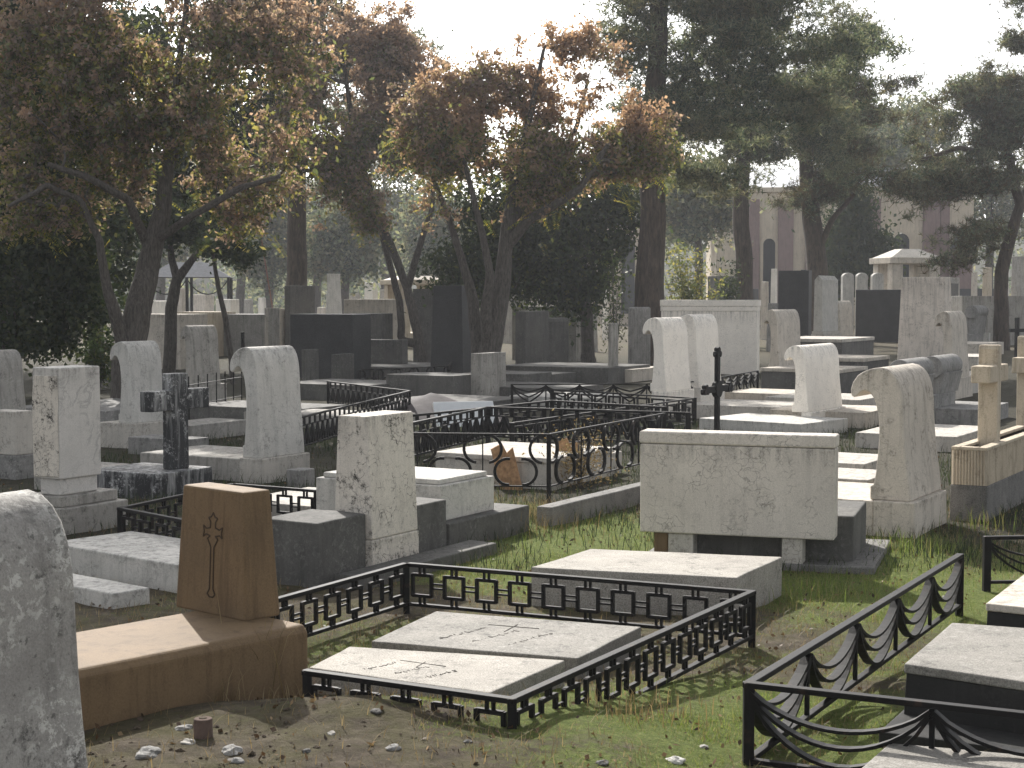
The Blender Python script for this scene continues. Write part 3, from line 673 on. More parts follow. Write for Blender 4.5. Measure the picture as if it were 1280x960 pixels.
# snapped planks of wood
for (px, py, lab, rz) in ((640, 612, 'upright splintered plank leaning on the cracked tomb slab', .2), (712, 603, 'shorter splintered plank beside the dry plant', -.3)):
    p = atg(px, py); mb = MB()
    mb.add([(-.09, 0, 0), (.09, 0, 0), (.10, .03, 0), (-.08, .03, 0), (-.15, .12, .30), (-.06, .12, .34), (-.02, .12, .27), (.03, .12, .31), (-.15, .15, .30), (-.06, .15, .34), (-.02, .15, .27), (.03, .15, .31)],
           [(0, 1, 7, 6), (0, 6, 5, 4), (3, 8, 9, 10), (3, 10, 11, 2), (0, 4, 8, 3), (1, 2, 11, 7), (4, 5, 9, 8), (5, 6, 10, 9), (6, 7, 11, 10), (0, 3, 2, 1)])
    o = mb.build('wood_plank', 'snapped_wood'); o.location = (p.x, p.y, p.z - .02); o.scale = (1.35, 1.2, 1.5); o.rotation_euler = (0, 0, rz); tag(o, lab, 'plank', 'splintered planks')
# metal cross behind the large headstone
p = at(896, 560, 0); zt_ = hgt(p, 437); root = empty('iron_cross', p, R(60), 'black iron cross with trefoil ends rising behind the large raised headstone', 'cross')
mb = MB(); mb.box(-.045, .045, -.03, .03, -.1, zt_ - .05); mb.build('upright', 'black_iron', root, .01)
za = hgt(p, 486); mb = MB(); mb.box(-.42, .42, -.026, .026, za - .045, za + .045); mb.build('arm', 'black_iron', root, .01)
for (x, z) in ((0, zt_ - .04), (-.42, za), (.42, za)):
    mb = MB()
    for dx, dz in ((0, .035), (-.04, -.02), (.04, -.02)):
        mb.tube([(x + dx, -.035, z + dz), (x + dx, .035, z + dz)], .045, 12)
    mb.build('trefoil', 'black_iron', root, .006)
mb = MB(); mb.tube([(0, -.04, za), (0, .04, za)], .12, 16); mb.build('boss', 'black_iron', root, .006)
# pair of white wave stones and the white block
wave_stone('left stone of the white wave-topped pair before the wide white block', 'bright_stone', (814, 835, 868, 520, 490), 864, 397, t=.31, curl=1.2)
wave_stone('right stone of the white wave-topped pair, warm light on its curl side', 'bright_stone', (852, 876, 906, 510, 484), 902, 393, t=.31, curl=1.2)
M = Mon('white_tomb_block', 'wide white stone block with ribbed cap beyond the pair of wave stones', 'tomb', 826, 946, 950, 468, 375, th=12, d=None, w=1.2)
M.box('block', 'bright_stone', z1=M.h - .30); M.box('cap', 'bright_stone', x0=M.x0 - .015, y0=M.y0 - .015, y1=M.y1 + .015, z0=M.h - .298, z1=M.h - .17); M.box('cap', 'bright_stone', x0=M.x0 - .03, y0=M.y0 - .03, y1=M.y1 + .03, z0=M.h - .168)
wave_stone('tan wave-topped stone before the tall black granite slab', 'cream_travertine', (962, 976, 1006, 486, 465), 1003, 387, t=.27, curl=1.3)
wave_stone('small white wave-topped stone right of the tan one, above sunlit slabs', 'bright_stone', (1001, 1013, 1057, 538, 516), 1053, 432, t=.27, curl=1.2)
slab('long sunlit slab behind the large raised headstone', 'white_stone', (880, 1002, 1060, 548, 530), th=40, d=1.8)
slab('sunlit slab with rounded end left of the small white wave stone', 'pale_marble', (905, 992, 1030, 528, 510), d=2.0, w=1.6)
slab('sunlit slab at the foot of the tan wave stone', 'cream_travertine', (930, 1000, 1080, 506, 493), d=1.6, w=1.5)

# dark stones of the shaded middle
block('dark_slab_stone', 'broad dark granite slab stone in the shade left of centre', 'gravestone', 'black_granite', (363, 441, 464, 474, 393))
block('small_pillar', 'narrow dark pillar before the broad dark granite stone', 'pillar', 'dark_stone', (377, 381, 399, 487, 437))
block('small_pillar', 'short dark pillar under the right end of the broad dark granite stone', 'pillar', 'dark_stone', (414, 421, 443, 482, 443))
block('dark_block', 'low dark block between broad granite stone and thin forked tree', 'tomb', 'dark_stone', (440, 503, 510, 468, 425))
block('tall_dark_stone', 'tall dark tapered stone between the forked tree and the central tree', 'gravestone', 'black_granite', (537, 579, 592, 478, 357), tx=.06, ty=.08)
block('tall_brown_stone', 'brown upright stone half hidden behind the tall dark stone', 'gravestone', 'dark_stone', (520, 540, 560, 455, 361), d=.7)
block('plain_gravestone', 'dark grey stone with light left edge right of the central tree', 'gravestone', 'dark_stone', (644, 657, 686, 468, 389))
block('rounded_gravestone', 'dark round-shouldered stone against the pale block right of the central tree', 'gravestone', 'dark_stone', (679, 691, 713, 464, 397), bevel=.12)
block('pale_tomb_block', 'pale stone block behind the dark round-shouldered stone', 'tomb', 'mid_stone', (640, 720, 732, 452, 383))
block('rounded_gravestone', 'weathered grey round-shouldered stone at the foot of the big pine', 'gravestone', 'grey_stone', (784, 791, 814, 464, 384), bevel=.06)
block('stone_post', 'slim grey stone post left of the big pine', 'post', 'mid_stone', (760, 763, 773, 478, 404))
slab('dark step in front of the round-shouldered stones', 'dark_stone', (640, 760, 830, 480, 460), d=3.0, w=2.4); slab('dark slab at the foot of the dark grey stone', 'dark_stone', (560, 700, 790, 500, 486), d=3.0, w=2.0)

# ================================================================== RIGHT SIDE
wave_stone('large weathered wave-topped stone in the sun right of the raised headstone', 'cream_travertine', (1091, 1143, 1183, 673, 629), 1177, 460, ledger=(1.7, .98, 'cream_travertine'), t=.35, m=.055, curl=1.25)
slab('pale slab behind the large weathered wave stone', 'pale_marble', (950, 1085, 1130, 630, 600), d=2.0, w=1.0); slab('second pale slab behind the large weathered wave stone', 'pale_marble', (960, 1080, 1140, 606, 580), d=2.0, w=1.2)
def bolster(label, base, dx0, dx1, dyc, dr, mat='grey_stone', th=29.6):
    M = Mon('bolster_gravestone', label, 'gravestone', *base, th=th, group='stones topped with a bolster'); M.box('plinth', mat)
    zc = M.ztop(0, 0, dyc); r_ = dr * M.c.y / FPX; xa = M.xat(0, 0, zc, dx0); xb = M.xat(0, 0, zc, dx1)
    mb = MB(); mb.prism([(-.12, M.h - .002), (.12, M.h - .002), (.20, zc - r_ * .5), (-.20, zc - r_ * .5)], xa + .08, xb - .05); mb.build('shaft', mat, M.root, .01)
    mb = MB(); mb.tube([(xa, 0, zc), (xb, 0, zc)], r_, 28); mb.build('bolster', mat, M.root, .012, 35)
bolster('bolster-topped grey stone on a plinth, right of its twin behind the large wave stone', (1150, 1168, 1194, 530, 494), 1164, 1190, 458, 14)
bolster('bolster-topped grey stone directly behind the large wave stone', (1112, 1132, 1160, 545, 500), 1124, 1154, 462, 14)
bolster('small bolster-topped stone before the long grey wall at right', (1203, 1212, 1229, 440, 418), 1214, 1228, 390, 8)
wave_stone('tan wave-topped stone between tall tapered stone and yellow cross', 'cream_travertine', (1182, 1195, 1216, 500, 473), 1212, 389, t=.28, curl=1.2)
block('tapered_gravestone', 'tall pale tapered stone rising above the skyline at right', 'gravestone', 'warm_stone', (1120, 1184, 1192, 474, 346), tx=.03, ty=.10, bevel=.015)
block('granite_slab', 'tall black granite slab behind the tan wave stone', 'gravestone', 'black_granite', (972, 1010, 1014, 440, 338))
block('granite_slab', 'second black granite slab half behind the tall one', 'gravestone', 'black_granite', (1000, 1030, 1034, 425, 337))
M = Mon('pointed_gravestone', 'white pointed obelisk stone on a stepped plinth right of black granite', 'gravestone', 1012, 1030, 1052, 432, 418); M.box('plinth', 'pale_marble')
x0 = M.x0 + .12; y0 = M.y0 + .12; x1 = M.x1 - .12; y1 = M.y1 - .12
M.box('plinth', 'pale_marble', x0=x0 - .05, y0=y0 - .05, x1=x1 + .05, y1=y1 + .05, z0=M.h + .001, z1=M.h + .12)
zt_ = M.ztop(x0, y0, 350); mb = MB(); mb.prism([(y0, M.h + .119), (y1, M.h + .119), (y1 - .03, zt_), ((y0 + y1) / 2, zt_ + .2), (y0 + .03, zt_)], x0, x1); mb.build('headstone', 'white_stone', M.root, .012)
wave_stone('small pinkish wave-topped stone beside the white obelisk', 'cream_travertine', (1044, 1052, 1069, 430, 420), 1067, 376, t=.3, curl=.6)
block('granite_block', 'wide speckled dark granite block left of the tall tapered stone', 'tomb', 'black_granite', (1069, 1126, 1129, 428, 362))
for i, (a, b) in enumerate(((1050, 1067), (1068, 1084), (1087, 1104))):
    M = Mon('arched_gravestone', ('leftmost', 'middle', 'rightmost')[i] + ' of three white round-arched stones in front of the small shrine', 'gravestone', a, a + 3, b, 424, 341, th=80, d=.3, group='three white arched stones')
    mb = MB(); r_ = M.L1 / 2; mb.prism([(-r_, 0), (r_, 0), (r_, M.h - r_ * .7)] + [(r_ * math.cos(t_), M.h - r_ * .7 + r_ * .7 * math.sin(t_)) for t_ in np.linspace(.2, math.pi - .2, 9)] + [(-r_, M.h - r_ * .7)], -.15, .15, 'y')
    o = mb.build('arched_gravestone', 'white_stone', None, .02); r0 = M.root; o.location = r0.location; o.rotation_euler = r0.rotation_euler; l_, g_ = r0['label'], r0['group']; bpy.data.objects.remove(r0); o.name = 'arched_gravestone'; tag(o, l_, 'gravestone', g_)
# shrine
c = at(1132, 412, 0); c = atY(1132, 400, 80); c.z = 0; root = empty('stone_shrine', c, R(12), 'small open stone shrine with hipped roof and square pillars', 'shrine')
k_ = c.y / FPX; W2 = 26 * k_; zE = hgt(c, 330); zR = hgt(c, 319)
for sx in (-1, 1):
    for sy in (-1, 1):
        mb = MB(); mb.box(sx * W2 - .28 - .05 * sx, sx * W2 + .28 - .05 * sx, sy * W2 * .8 - .28, sy * W2 * .8 + .28, 0, zE); mb.build('pillar', 'cream_travertine', root, .02)
mb = MB(); mb.box(-W2 - .4, W2 + .4, -W2 * .8 - .4, W2 * .8 + .4, zE + .002, zE + .3); mb.build('lintel', 'cream_travertine', root, .02)
mb = MB(); mb.box(-W2 - .3, W2 + .3, -W2 * .8 - .3, W2 * .8 + .3, zE + .302, zR + .3, W2 * .85, W2 * .65); mb.build('roof', 'pale_marble', root, .02)
mb = MB(); mb.box(-W2 - .3, W2 + .3, -W2 * .8 - .3, W2 * .8 + .3, -.05, .5); mb.build('base', 'cream_travertine', root, .02)
block('tan_pillar', 'square tan pillar standing behind the left side of the shrine', 'pillar', 'tan_stone', (1098, 1101, 1113, 405, 312))
block('grey_stele', 'dark grey stone right behind the tall tapered stone', 'gravestone', 'dark_stone', (1176, 1180, 1197, 428, 354))
block('low_wall', 'long grey tomb wall at the right edge', 'tomb', 'mid_stone', (1180, 1202, 1330, 432, 370), th=80, d=1.2)
block('low_wall', 'black tomb wall behind the long grey wall', 'tomb', 'black_granite', (1180, 1194, 1245, 408, 361), th=80, d=1.0)
# sunlit slabs, right
for lab, mt, px, kw in (
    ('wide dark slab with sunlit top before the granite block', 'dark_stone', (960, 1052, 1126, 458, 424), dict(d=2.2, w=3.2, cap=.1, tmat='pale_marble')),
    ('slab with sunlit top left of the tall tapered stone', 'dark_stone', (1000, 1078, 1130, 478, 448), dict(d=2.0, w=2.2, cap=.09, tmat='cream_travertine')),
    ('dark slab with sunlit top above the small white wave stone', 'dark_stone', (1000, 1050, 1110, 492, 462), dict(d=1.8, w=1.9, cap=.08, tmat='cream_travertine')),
    ('pale slab between small white wave stone and bolster stones', 'pale_marble', (1030, 1075, 1140, 516, 500), dict(d=1.8, w=1.8)),
    ('pale slab just left of the large wave stone curl', 'cream_travertine', (1030, 1082, 1130, 536, 516), dict(d=1.6, w=1.7)),
    ('pale grave slab behind the planter with the yellow cross', 'pale_marble', (1160, 1196, 1300, 566, 546), dict(d=1.4, w=2.0)),
    ('grey slab right of the bolster stones', 'grey_stone', (1196, 1226, 1300, 532, 512), dict(d=1.0, w=2.0)),
    ('sunlit slab at the right edge left of the second tan cross', 'pale_marble', (1196, 1216, 1300, 492, 470), dict(d=1.4, w=2.2)),
    ('far sunlit slab at the right edge below the long grey wall', 'pale_marble', (1200, 1222, 1320, 462, 446), dict(d=1.4, w=2.4)),
    ('second far sunlit slab at the right edge', 'cream_travertine', (1205, 1230, 1330, 446, 430), dict(d=1.6, w=3.0)),
    ('farthest sunlit slab before the long grey wall', 'white_stone', (1216, 1236, 1340, 432, 416), dict(d=1.5, w=3.5)),
): slab(lab, mt, px, **kw)
# yellow crosses and planters
def tan_cross(label, base, planter_top, sx, foot_y, top, bar_top, bar_bot, half, shaft=.07, mat='tan_stone'):
    M = Mon('stone_cross', label, 'cross', *base, group='tan stone crosses on fluted planters')
    M.box('plinth', 'rough_kerb', rough=.004); zp = M.ztop(M.x0, M.y0, planter_top); t_ = .07
    mb = MB(); i = M.x0 + .015; j = M.y0 + .015; e = M.x1 - .015; g = M.y1 - .015
    def flute(a, b):                               # a ribbed face from a to b
        n_ = max(4, int((b - a).length / .028)); d = (b - a) / n_; nrm = Vector((d.y, -d.x)).normalized(); out = []
        for q in range(n_): out += [a + d * q, a + d * (q + .25) + nrm * .012, a + d * (q + .65) + nrm * .012]
        return out
    cs = [Vector((i, j)), Vector((e, j)), Vector((e, g)), Vector((i, g))]; ring = []
    for q in range(4): ring += flute(cs[q], cs[(q + 1) % 4])
    nn = len(ring); vs = [(p.x, p.y, M.h + .001) for p in ring] + [(p.x, p.y, zp - .03) for p in ring]
    mb.add(vs, [(q, (q + 1) % nn, (q + 1) % nn + nn, q + nn) for q in range(nn)]); mb.build('planter', mat, M.root)
    mb = MB()
    for a, b, c_, d_ in ((i, e, j, j + t_), (i, e, g - t_, g), (i, i + t_, j + t_ + .001, g - t_ - .001), (e - t_, e, j + t_ + .001, g - t_ - .001)): mb.box(a - .012, b + .012, c_ - .012, d_ + .012, zp - .03, zp)
    mb.build('rim', mat, M.root, .006)
    mb = MB(); mb.box(i + .02, e - .02, j + .02, g - .02, M.h + .1, zp - .06); mb.build('soil', 'soil', M.root)
    yc = (j + g) / 2; xc = M.xat(M.x0, yc, zp, sx); Z = lambda y: M.ztop(xc, yc, y); zt, z1, z2 = Z(top), Z(bar_top), Z(bar_bot)
    w_ = shaft
    mb = MB(); mb.prism([(xc - w_, zp - .2), (xc + w_, zp - .2), (xc + w_, z2), (xc + half, z2), (xc + half, z1), (xc + w_, z1), (xc + w_, zt), (xc - w_ * .8, zt), (xc - w_ * 1.05, zt - .04), (xc - w_, z1), (xc - half, z1), (xc - half, z2), (xc - w_, z2)], yc - .095, yc + .095, 'y')
    mb.build('cross', mat, M.root, .012)
tan_cross('weathered tan stone cross in a fluted planter, right of the large wave stone', (1187, 1233, 1310, 652, 608), 560, 1236, 549, 431, 456, 477, .37)
tan_cross('second tan stone cross cut by the right edge', (1246, 1264, 1330, 590, 566), 548, 1281, 540, 420, 446, 465, .36)
p = at(1270, 436, 0); p = atY(1271, 430, 55); p.z = 0; root = empty('iron_cross', p, R(20), 'thin black iron cross at the right edge below the long grey wall', 'cross')
zt_ = hgt(p, 397); mb = MB(); mb.box(-.06, .06, -.05, .05, 0, zt_); mb.build('upright', 'black_iron', root); mb = MB(); mb.box(-.32, .32, -.045, .045, zt_ - .5, zt_ - .38); mb.build('arm', 'black_iron', root)

# ================================================================== FAR GRAVES
block('tomb_wall', 'tan panelled tomb wall behind the leftmost tree trunk', 'tomb', 'cream_travertine', (140, 226, 234, 462, 393), th=20, w=1.5)
block('tomb_wall', 'brown tomb wall between the two thin trunks at left', 'tomb', 'tan_stone', (222, 268, 276, 446, 390), th=20, w=1.5)
block('tomb_wall', 'stained grey tomb wall left of the pale stone pillars', 'tomb', 'grey_stone', (268, 334, 342, 446, 393), th=20, w=1.5)
block('stone_pillar', 'grey stone pillar at the right end of the stained tomb wall', 'pillar', 'mid_stone', (331, 336, 350, 456, 385)); block('stone_pillar', 'pale stone pillar left of the tall brown block', 'pillar', 'cream_travertine', (347, 350, 362, 450, 386))
block('tall_block', 'tall square grey-brown block above the broad dark granite stone', 'gravestone', 'dark_stone', (356, 363, 394, 450, 357))
block('iron_cross_block', 'dark cross-shaped marker tilted above the low wall at left', 'cross', 'black_iron', (303, 304, 308, 460, 415), d=.08, w=.08)
M = block('tan_tomb', 'long tan tomb right of the broad dark granite stone', 'tomb', 'cream_travertine', (430, 486, 492, 452, 374), th=15, w=1.6)
block('dark_cap_tomb', 'dark low tomb before the long tan tomb', 'tomb', 'dark_stone', (430, 477, 482, 462, 392), th=15, w=1.0)
block('white_obelisk', 'white tapering obelisk far off left of the long tan tomb', 'obelisk', 'white_stone', (405, 410, 430, 428, 342), tx=.12, ty=.12)
a_, b_ = atg(349, 436), atY(327, 300, atg(349, 436).y); mb = MB(); mb.tube([Vector((0, 0, -.05)), b_ - a_], [.035, .025], 8); o = mb.build('pole', 'terracotta'); o.location = a_; tag(o, 'thin reddish pole leaning beside the pale stone pillar', 'pole')
# little temple tomb
c = atY(517, 420, 66); c.z = 0; k_ = c.y / FPX; root = empty('temple_tomb', c, R(25), 'small tan temple tomb with pillars behind the thin forked tree', 'tomb'); W2 = 22 * k_; zE = hgt(c, 356); 
for sx in (-1, 1):
    for sy in (-1, 1):
        mb = MB(); mb.box(sx * W2 - .22, sx * W2 + .22, sy * W2 - .22, sy * W2 + .22, 0, zE); mb.build('pillar', 'tan_stone', root, .02)
mb = MB(); mb.box(-W2 - .35, W2 + .35, -W2 - .35, W2 + .35, zE + .002, zE + .2); mb.build('lintel', 'tan_stone', root, .02)
mb = MB(); mb.box(-W2 - .25, W2 + .25, -W2 - .25, W2 + .25, zE + .202, hgt(c, 345), .4, .4); mb.build('roof', 'cream_travertine', root, .02)
mb = MB(); mb.box(-W2 - .4, W2 + .4, -W2 - .4, W2 + .4, -.05, .6); mb.build('base', 'tan_stone', root, .02)
# iron canopy
c = atY(237, 400, 72); c.z = 0; k_ = c.y / FPX; root = empty('iron_canopy', c, R(8), 'grey hipped iron canopy on thin posts over graves behind the left trees', 'canopy'); W2 = 50 * k_; zE = hgt(c, 347)
mb = MB(); mb.box(-W2 - .1, W2 + .1, -W2, W2, zE, hgt(c, 328), W2 * .65, W2 * .8); mb.build('roof', 'grey_roof', root)
for sx in (-1, 0, 1):
    for sy in (-1, 1):
        mb = MB(); mb.tube([(sx * W2, sy * W2 * .95, 0), (sx * W2, sy * W2 * .95, zE + .01)], .07, 8); mb.build('post', 'black_iron', root)
for a, b in ((-W2, 0), (0, W2)):
    mb = MB(); mb.bar(Vector((0, -W2 * .95, 0)), Vector((1, 0, 0)), swag(a, b, zE - .05, 0, .7), .05, .03); mb.build('swag', 'black_iron', root)
FAR = [(190, 222, 440, 376, 'white_stone', 'white tomb under the left side of the iron canopy'), (218, 234, 425, 360, 'cream_travertine', 'cream upright tomb under the iron canopy'),
       (238, 268, 418, 368, 'pale_marble', 'low pale tomb under the right half of the iron canopy'), (270, 300, 432, 374, 'white_stone', 'white tomb block right of the iron canopy'), (304, 318, 415, 374, 'mid_stone', 'small grey stone far off right of the iron canopy'),
       (322, 334, 412, 372, 'white_stone', 'tiny white stone far off between the iron canopy and the tall block'), (395, 412, 425, 384, 'pale_marble', 'pale low block at the foot of the white obelisk'), (436, 452, 405, 366, 'pale_marble', 'pale stepped block behind the long tan tomb'),
       (455, 473, 400, 353, 'white_stone', 'white domed tomb far behind the long tan tomb'), (474, 490, 405, 362, 'cream_travertine', 'cream block far off left of the temple tomb'), (628, 660, 430, 364, 'mid_stone', 'grey tomb glimpsed through the trunk of the central tree'),
       (660, 705, 415, 360, 'cream_travertine', 'cream tomb behind the pale block right of the central tree'), (732, 748, 440, 388, 'mid_stone', 'grey stone beneath the dark evergreen'), (752, 762, 425, 362, 'white_stone', 'white slim stone left of the big pine'),
       (884, 918, 418, 345, 'dark_stone', 'dark square stone above the wide white block'), (918, 948, 412, 361, 'black_granite', 'black tomb above the right end of the wide white block'), (950, 962, 425, 352, 'cream_travertine', 'small cream pointed stone left of the black granite slab'),
       (957, 974, 440, 379, 'grey_stone', 'grey stone left of the black granite slab, behind the tan wave stone'), (962, 972, 402, 336, 'white_stone', 'white arched stone far behind the black granite slab'), (1034, 1048, 405, 331, 'black_granite', 'dark stone behind the white obelisk stone'),
       (1180, 1200, 402, 347, 'mid_stone', 'grey block right of the shrine'), (1212, 1222, 398, 340, 'cream_travertine', 'slim cream pillar under the right pine'), (1226, 1240, 396, 334, 'tan_stone', 'tan pillar under the right pine'), (1262, 1285, 400, 320, 'mid_stone', 'grey pillar tomb at the right edge under the pine'),
       (1244, 1262, 404, 354, 'white_stone', 'white low tomb beside the right pine trunk')]
FAR = [(a, b, max(yb, 412) if a > 870 else yb, yt, {'white_stone': 'bright_stone', 'pale_marble': 'warm_stone'}.get(mt, mt), lab) for (a, b, yb, yt, mt, lab) in FAR]
for (a, b, yb, yt, mt, lab) in FAR:
    w_ = (b - a)
    tall = (yb - yt) > w_ * 2.2
    block('far_tomb' if not tall else 'far_gravestone', lab, 'tomb' if not tall else 'gravestone', mt, (a, a + w_ * .62, b, yb, yt), th=50, group='graves far back among the trees', tx=.04 if tall else 0, ty=.04 if tall else 0, bevel=.03)

# ================================================================== CHURCH
ZC = 114.0; cpos = atY(1050, 400, ZC); cpos.z = 0; kc = ZC / FPX
root = empty('church', cpos, R(-4), 'cream church with dull purple bands and arched windows behind the pines', 'church')
X = lambda px: (px - 1050) * kc
zW = hgt(cpos, 240)
mb = MB(); mb.box(X(896), X(1212), 0, 14, -.1, zW); mb.build('wall', 'church_cream', root)
mb = MB(); mb.box(X(893), X(1215), -.18, 14.2, zW + .002, zW + .35); mb.build('cornice', 'church_cream', root, .03)
mb = MB(); mb.box(X(896), X(1212), 0, 14, zW + .352, zW + 2.2, 1.0, 6.5); mb.build('roof', 'pale_metal', root)
for a, b in ((936, 949), (972, 991), (1006, 1022), (1082, 1098), (1150, 1170), (1171, 1182)):
    mb = MB(); mb.box(X(a), X(b), -.32, -.003, -.05, zW - .5 - (.0 if a != 1171 else .2)); mb.build('pilaster', 'church_purple', root, .02)
for c_, w_ in ((961.5, 7.5), (1044, 13), (1124, 10), (1198, 6)):
    hw = w_ * kc; zt_ = hgt(cpos, 298 if w_ < 9 else 292) - hw; x_ = X(c_)
    def arch(r_, z0, n=12): return [(x_ - r_, z0), (x_ + r_, z0)] + [(x_ + r_ * math.cos(t_), zt_ + r_ * math.sin(t_)) for t_ in np.linspace(0, math.pi, n)]
    o_, i_ = arch(hw + .22, 1.2), arch(hw, 1.2); mb = MB(); n_ = len(o_)
    mb.add([(a, -.12, b) for a, b in o_] + [(a, -.12, b) for a, b in i_] + [(a, -.002, b) for a, b in o_] + [(a, -.002, b) for a, b in i_],
           [(q, (q + 1) % n_, (q + 1) % n_ + n_, q + n_) for q in range(1, n_)] + [(q, q + 2 * n_, (q + 1) % n_ + 2 * n_, (q + 1) % n_) for q in range(n_)] + [(q + n_, (q + 1) % n_ + n_, (q + 1) % n_ + 3 * n_, q + 3 * n_) for q in range(n_)])
    f = mb.build('window', 'church_cream', root)
    mb = MB(); mb.prism(i_, -.03, -.004, 'y'); mb.build('pane', 'dark_glass', f)
mb = MB(); mb.box(X(1184), X(1204), -2.0, -.34, -.05, hgt(cpos, 312)); mb.build('porch', 'church_purple', root)
mb = MB(); zp = hgt(cpos, 312); mb.prism([(X(1182), zp + .003), (X(1206), zp + .003), (X(1194), zp + 1.5)], -2.2, -.34, 'y'); mb.build('porch_roof', 'grey_roof', root)
cw = atY(768, 400, 118); cw.z = 0; root = empty('cream_building', cw, R(6), 'cream walled building with dark windows glimpsed left of the big pine', 'building')
mb = MB(); mb.box(-2.2, 2.2, 0, 8, -.1, hgt(cw, 282)); mb.build('wall', 'church_cream', root)
mb = MB(); mb.box(-2.4, 2.4, -.2, 8.2, hgt(cw, 282) + .002, hgt(cw, 278)); mb.build('roof', 'grey_roof', root)
mb = MB(); mb.box(.5, 1.5, -.06, -.003, .8, hgt(cw, 300)); mb.build('window', 'dark_glass', root)

# ================================================================== TREES
def ell(Y, px, py, rx, rz, dy=0., ry=None):
    p = atY(px, py, Y + dy); k_ = Y / FPX; return (np.array(p), np.array((rx * k_, (ry if ry else rx * .75) * k_, rz * k_)))
def sample(ells, n, rng, gap=.0, freq=.55, shell=.35, puff=0.):
    vol = np.array([np.prod(e[1]) for e in ells]); vol = vol / vol.sum(); out = []
    if puff:                                          # needles stand in flat-bottomed puffs with gaps between them
        cs = sample(ells, max(12, n // 11), rng, gap, freq, .45)
        while len(out) < n:
            c = cs[rng.integers(len(cs))]; d = rng.normal(size=3) * np.array((1, 1, .45)) * puff
            d[2] = abs(d[2]) if rng.random() < .7 else d[2]; out.append(c + d)
        return np.array(out)
    while len(out) < n:
        e = ells[rng.choice(len(ells), p=vol)]; d = rng.normal(size=3); d /= np.linalg.norm(d)
        p = e[0] + d * e[1] * rng.uniform(shell ** 3, 1) ** (1 / 3) + rng.normal(size=3) * e[1] * .17
        if p[2] < 1.0: continue
        if mnoise.noise(Vector(p * freq) + Vector((5, 9, 2))) + rng.uniform(-.25, .25) < gap - .25: continue
        out.append(p)
    return np.array(out)
def skeleton(stems, attr, rng, up=.25, jit=.12):
    pos, par, sr = [], [], []
    for st in stems:                                  # stem: list of (Vector, radius); first may join an earlier stem
        prev = -1
        if pos:
            d = np.linalg.norm(np.array(pos) - np.array(st[0][0]), axis=1); prev = int(d.argmin())
        for i, (p, r_) in enumerate(st):
            if i:
                a = np.array(st[i - 1][0]); b = np.array(p)
                for t_ in (1 / 3, 2 / 3):
                    pos.append(a + (b - a) * t_ + rng.normal(size=3) * r_ * .07); par.append(prev); sr.append(st[i - 1][1] + (r_ - st[i - 1][1]) * t_); prev = len(pos) - 1
            pos.append(np.array(p)); par.append(prev); sr.append(r_); prev = len(pos) - 1
    n0 = len(pos); zmin = np.percentile([p[2] for p in pos], 38); P = np.array(pos); P[P[:, 2] < zmin] += 1e4
    d = np.min(np.linalg.norm(attr[:, None, :] - P[None], axis=2), axis=1); order = np.argsort(d)
    P = list(P); tips = []
    for i in order:
        a = attr[i]; A = np.array(P); dv = a - A; dist = np.linalg.norm(dv, axis=1) + up * np.maximum(0, -dv[:, 2]); j = int(dist.argmin()); base = pos[j] if j >= n0 else np.array(pos[j])
        L = np.linalg.norm(a - base); m = 3 if L > .9 else 2; prev = j
        for q in range(1, m + 1):
            t_ = q / m; p = base + (a - base) * t_ + np.array((0, 0, up * L * .35 * math.sin(math.pi * t_))) + (rng.normal(size=3) * jit * L * .5 if q < m else 0)
            pos.append(p); P.append(p); par.append(prev); sr.append(0); prev = len(pos) - 1
        tips.append(prev)
    return np.array(pos), np.array(par), np.array(sr), n0, tips
def branch_mesh(pos, par, sr, n0, tip, root, mat, name='trunk', lean=.45):
    n = len(pos); acc = np.zeros(n); rad = np.zeros(n)
    for i in range(n - 1, -1, -1):
        r_ = max(tip, acc[i] ** (1 / 2.4)); rad[i] = sr[i] if i < n0 else min(r_, .11)
        if par[i] >= 0: acc[par[i]] += rad[i] ** 2.4 if i >= n0 else 0
    for i in range(n0, n):
        if par[i] >= 0: rad[i] = min(rad[i], rad[par[i]] * .92 + .001)
    mb = MB(); o = np.array(root.location); i = 0
    while i < n:
        ch = [i]
        while i + 1 < n and par[i + 1] == i and (i + 1 < n0) == (i < n0): i += 1; ch.append(i)
        i += 1; j = par[ch[0]]; P_ = [pos[q] - o for q in ch]; r_ = [rad[q] for q in ch]
        if j >= 0: P_.insert(0, pos[j] - o); r_.insert(0, min(rad[j], r_[0] * 1.25))
        if len(P_) < 2: continue
        Q, q_ = [], []                                   # smooth the line through the points
        for a in range(len(P_) - 1):
            p0, p1, p2, p3 = P_[max(a - 1, 0)], P_[a], P_[a + 1], P_[min(a + 2, len(P_) - 1)]
            for t_ in ((0, .5) if ch[0] >= n0 else (0, .33, .67)):
                Q.append(.5 * (2 * p1 + (p2 - p0) * t_ + (2 * p0 - 5 * p1 + 4 * p2 - p3) * t_ ** 2 + (3 * p1 - p0 - 3 * p2 + p3) * t_ ** 3)); q_.append(r_[a] + (r_[a + 1] - r_[a]) * t_)
        Q.append(P_[-1]); q_.append(r_[-1]); big = max(q_)
        if big > .06: q_ = [x * (1 + .05 * mnoise.noise(Vector(p) * 1.3)) for x, p in zip(q_, Q)]
        mb.tube([Vector(p) for p in Q], q_, 14 if big > .12 else (7 if big > .03 else 4), cap=big > .03)
    ob = mb.build(name, mat, root, smooth=50); return ob
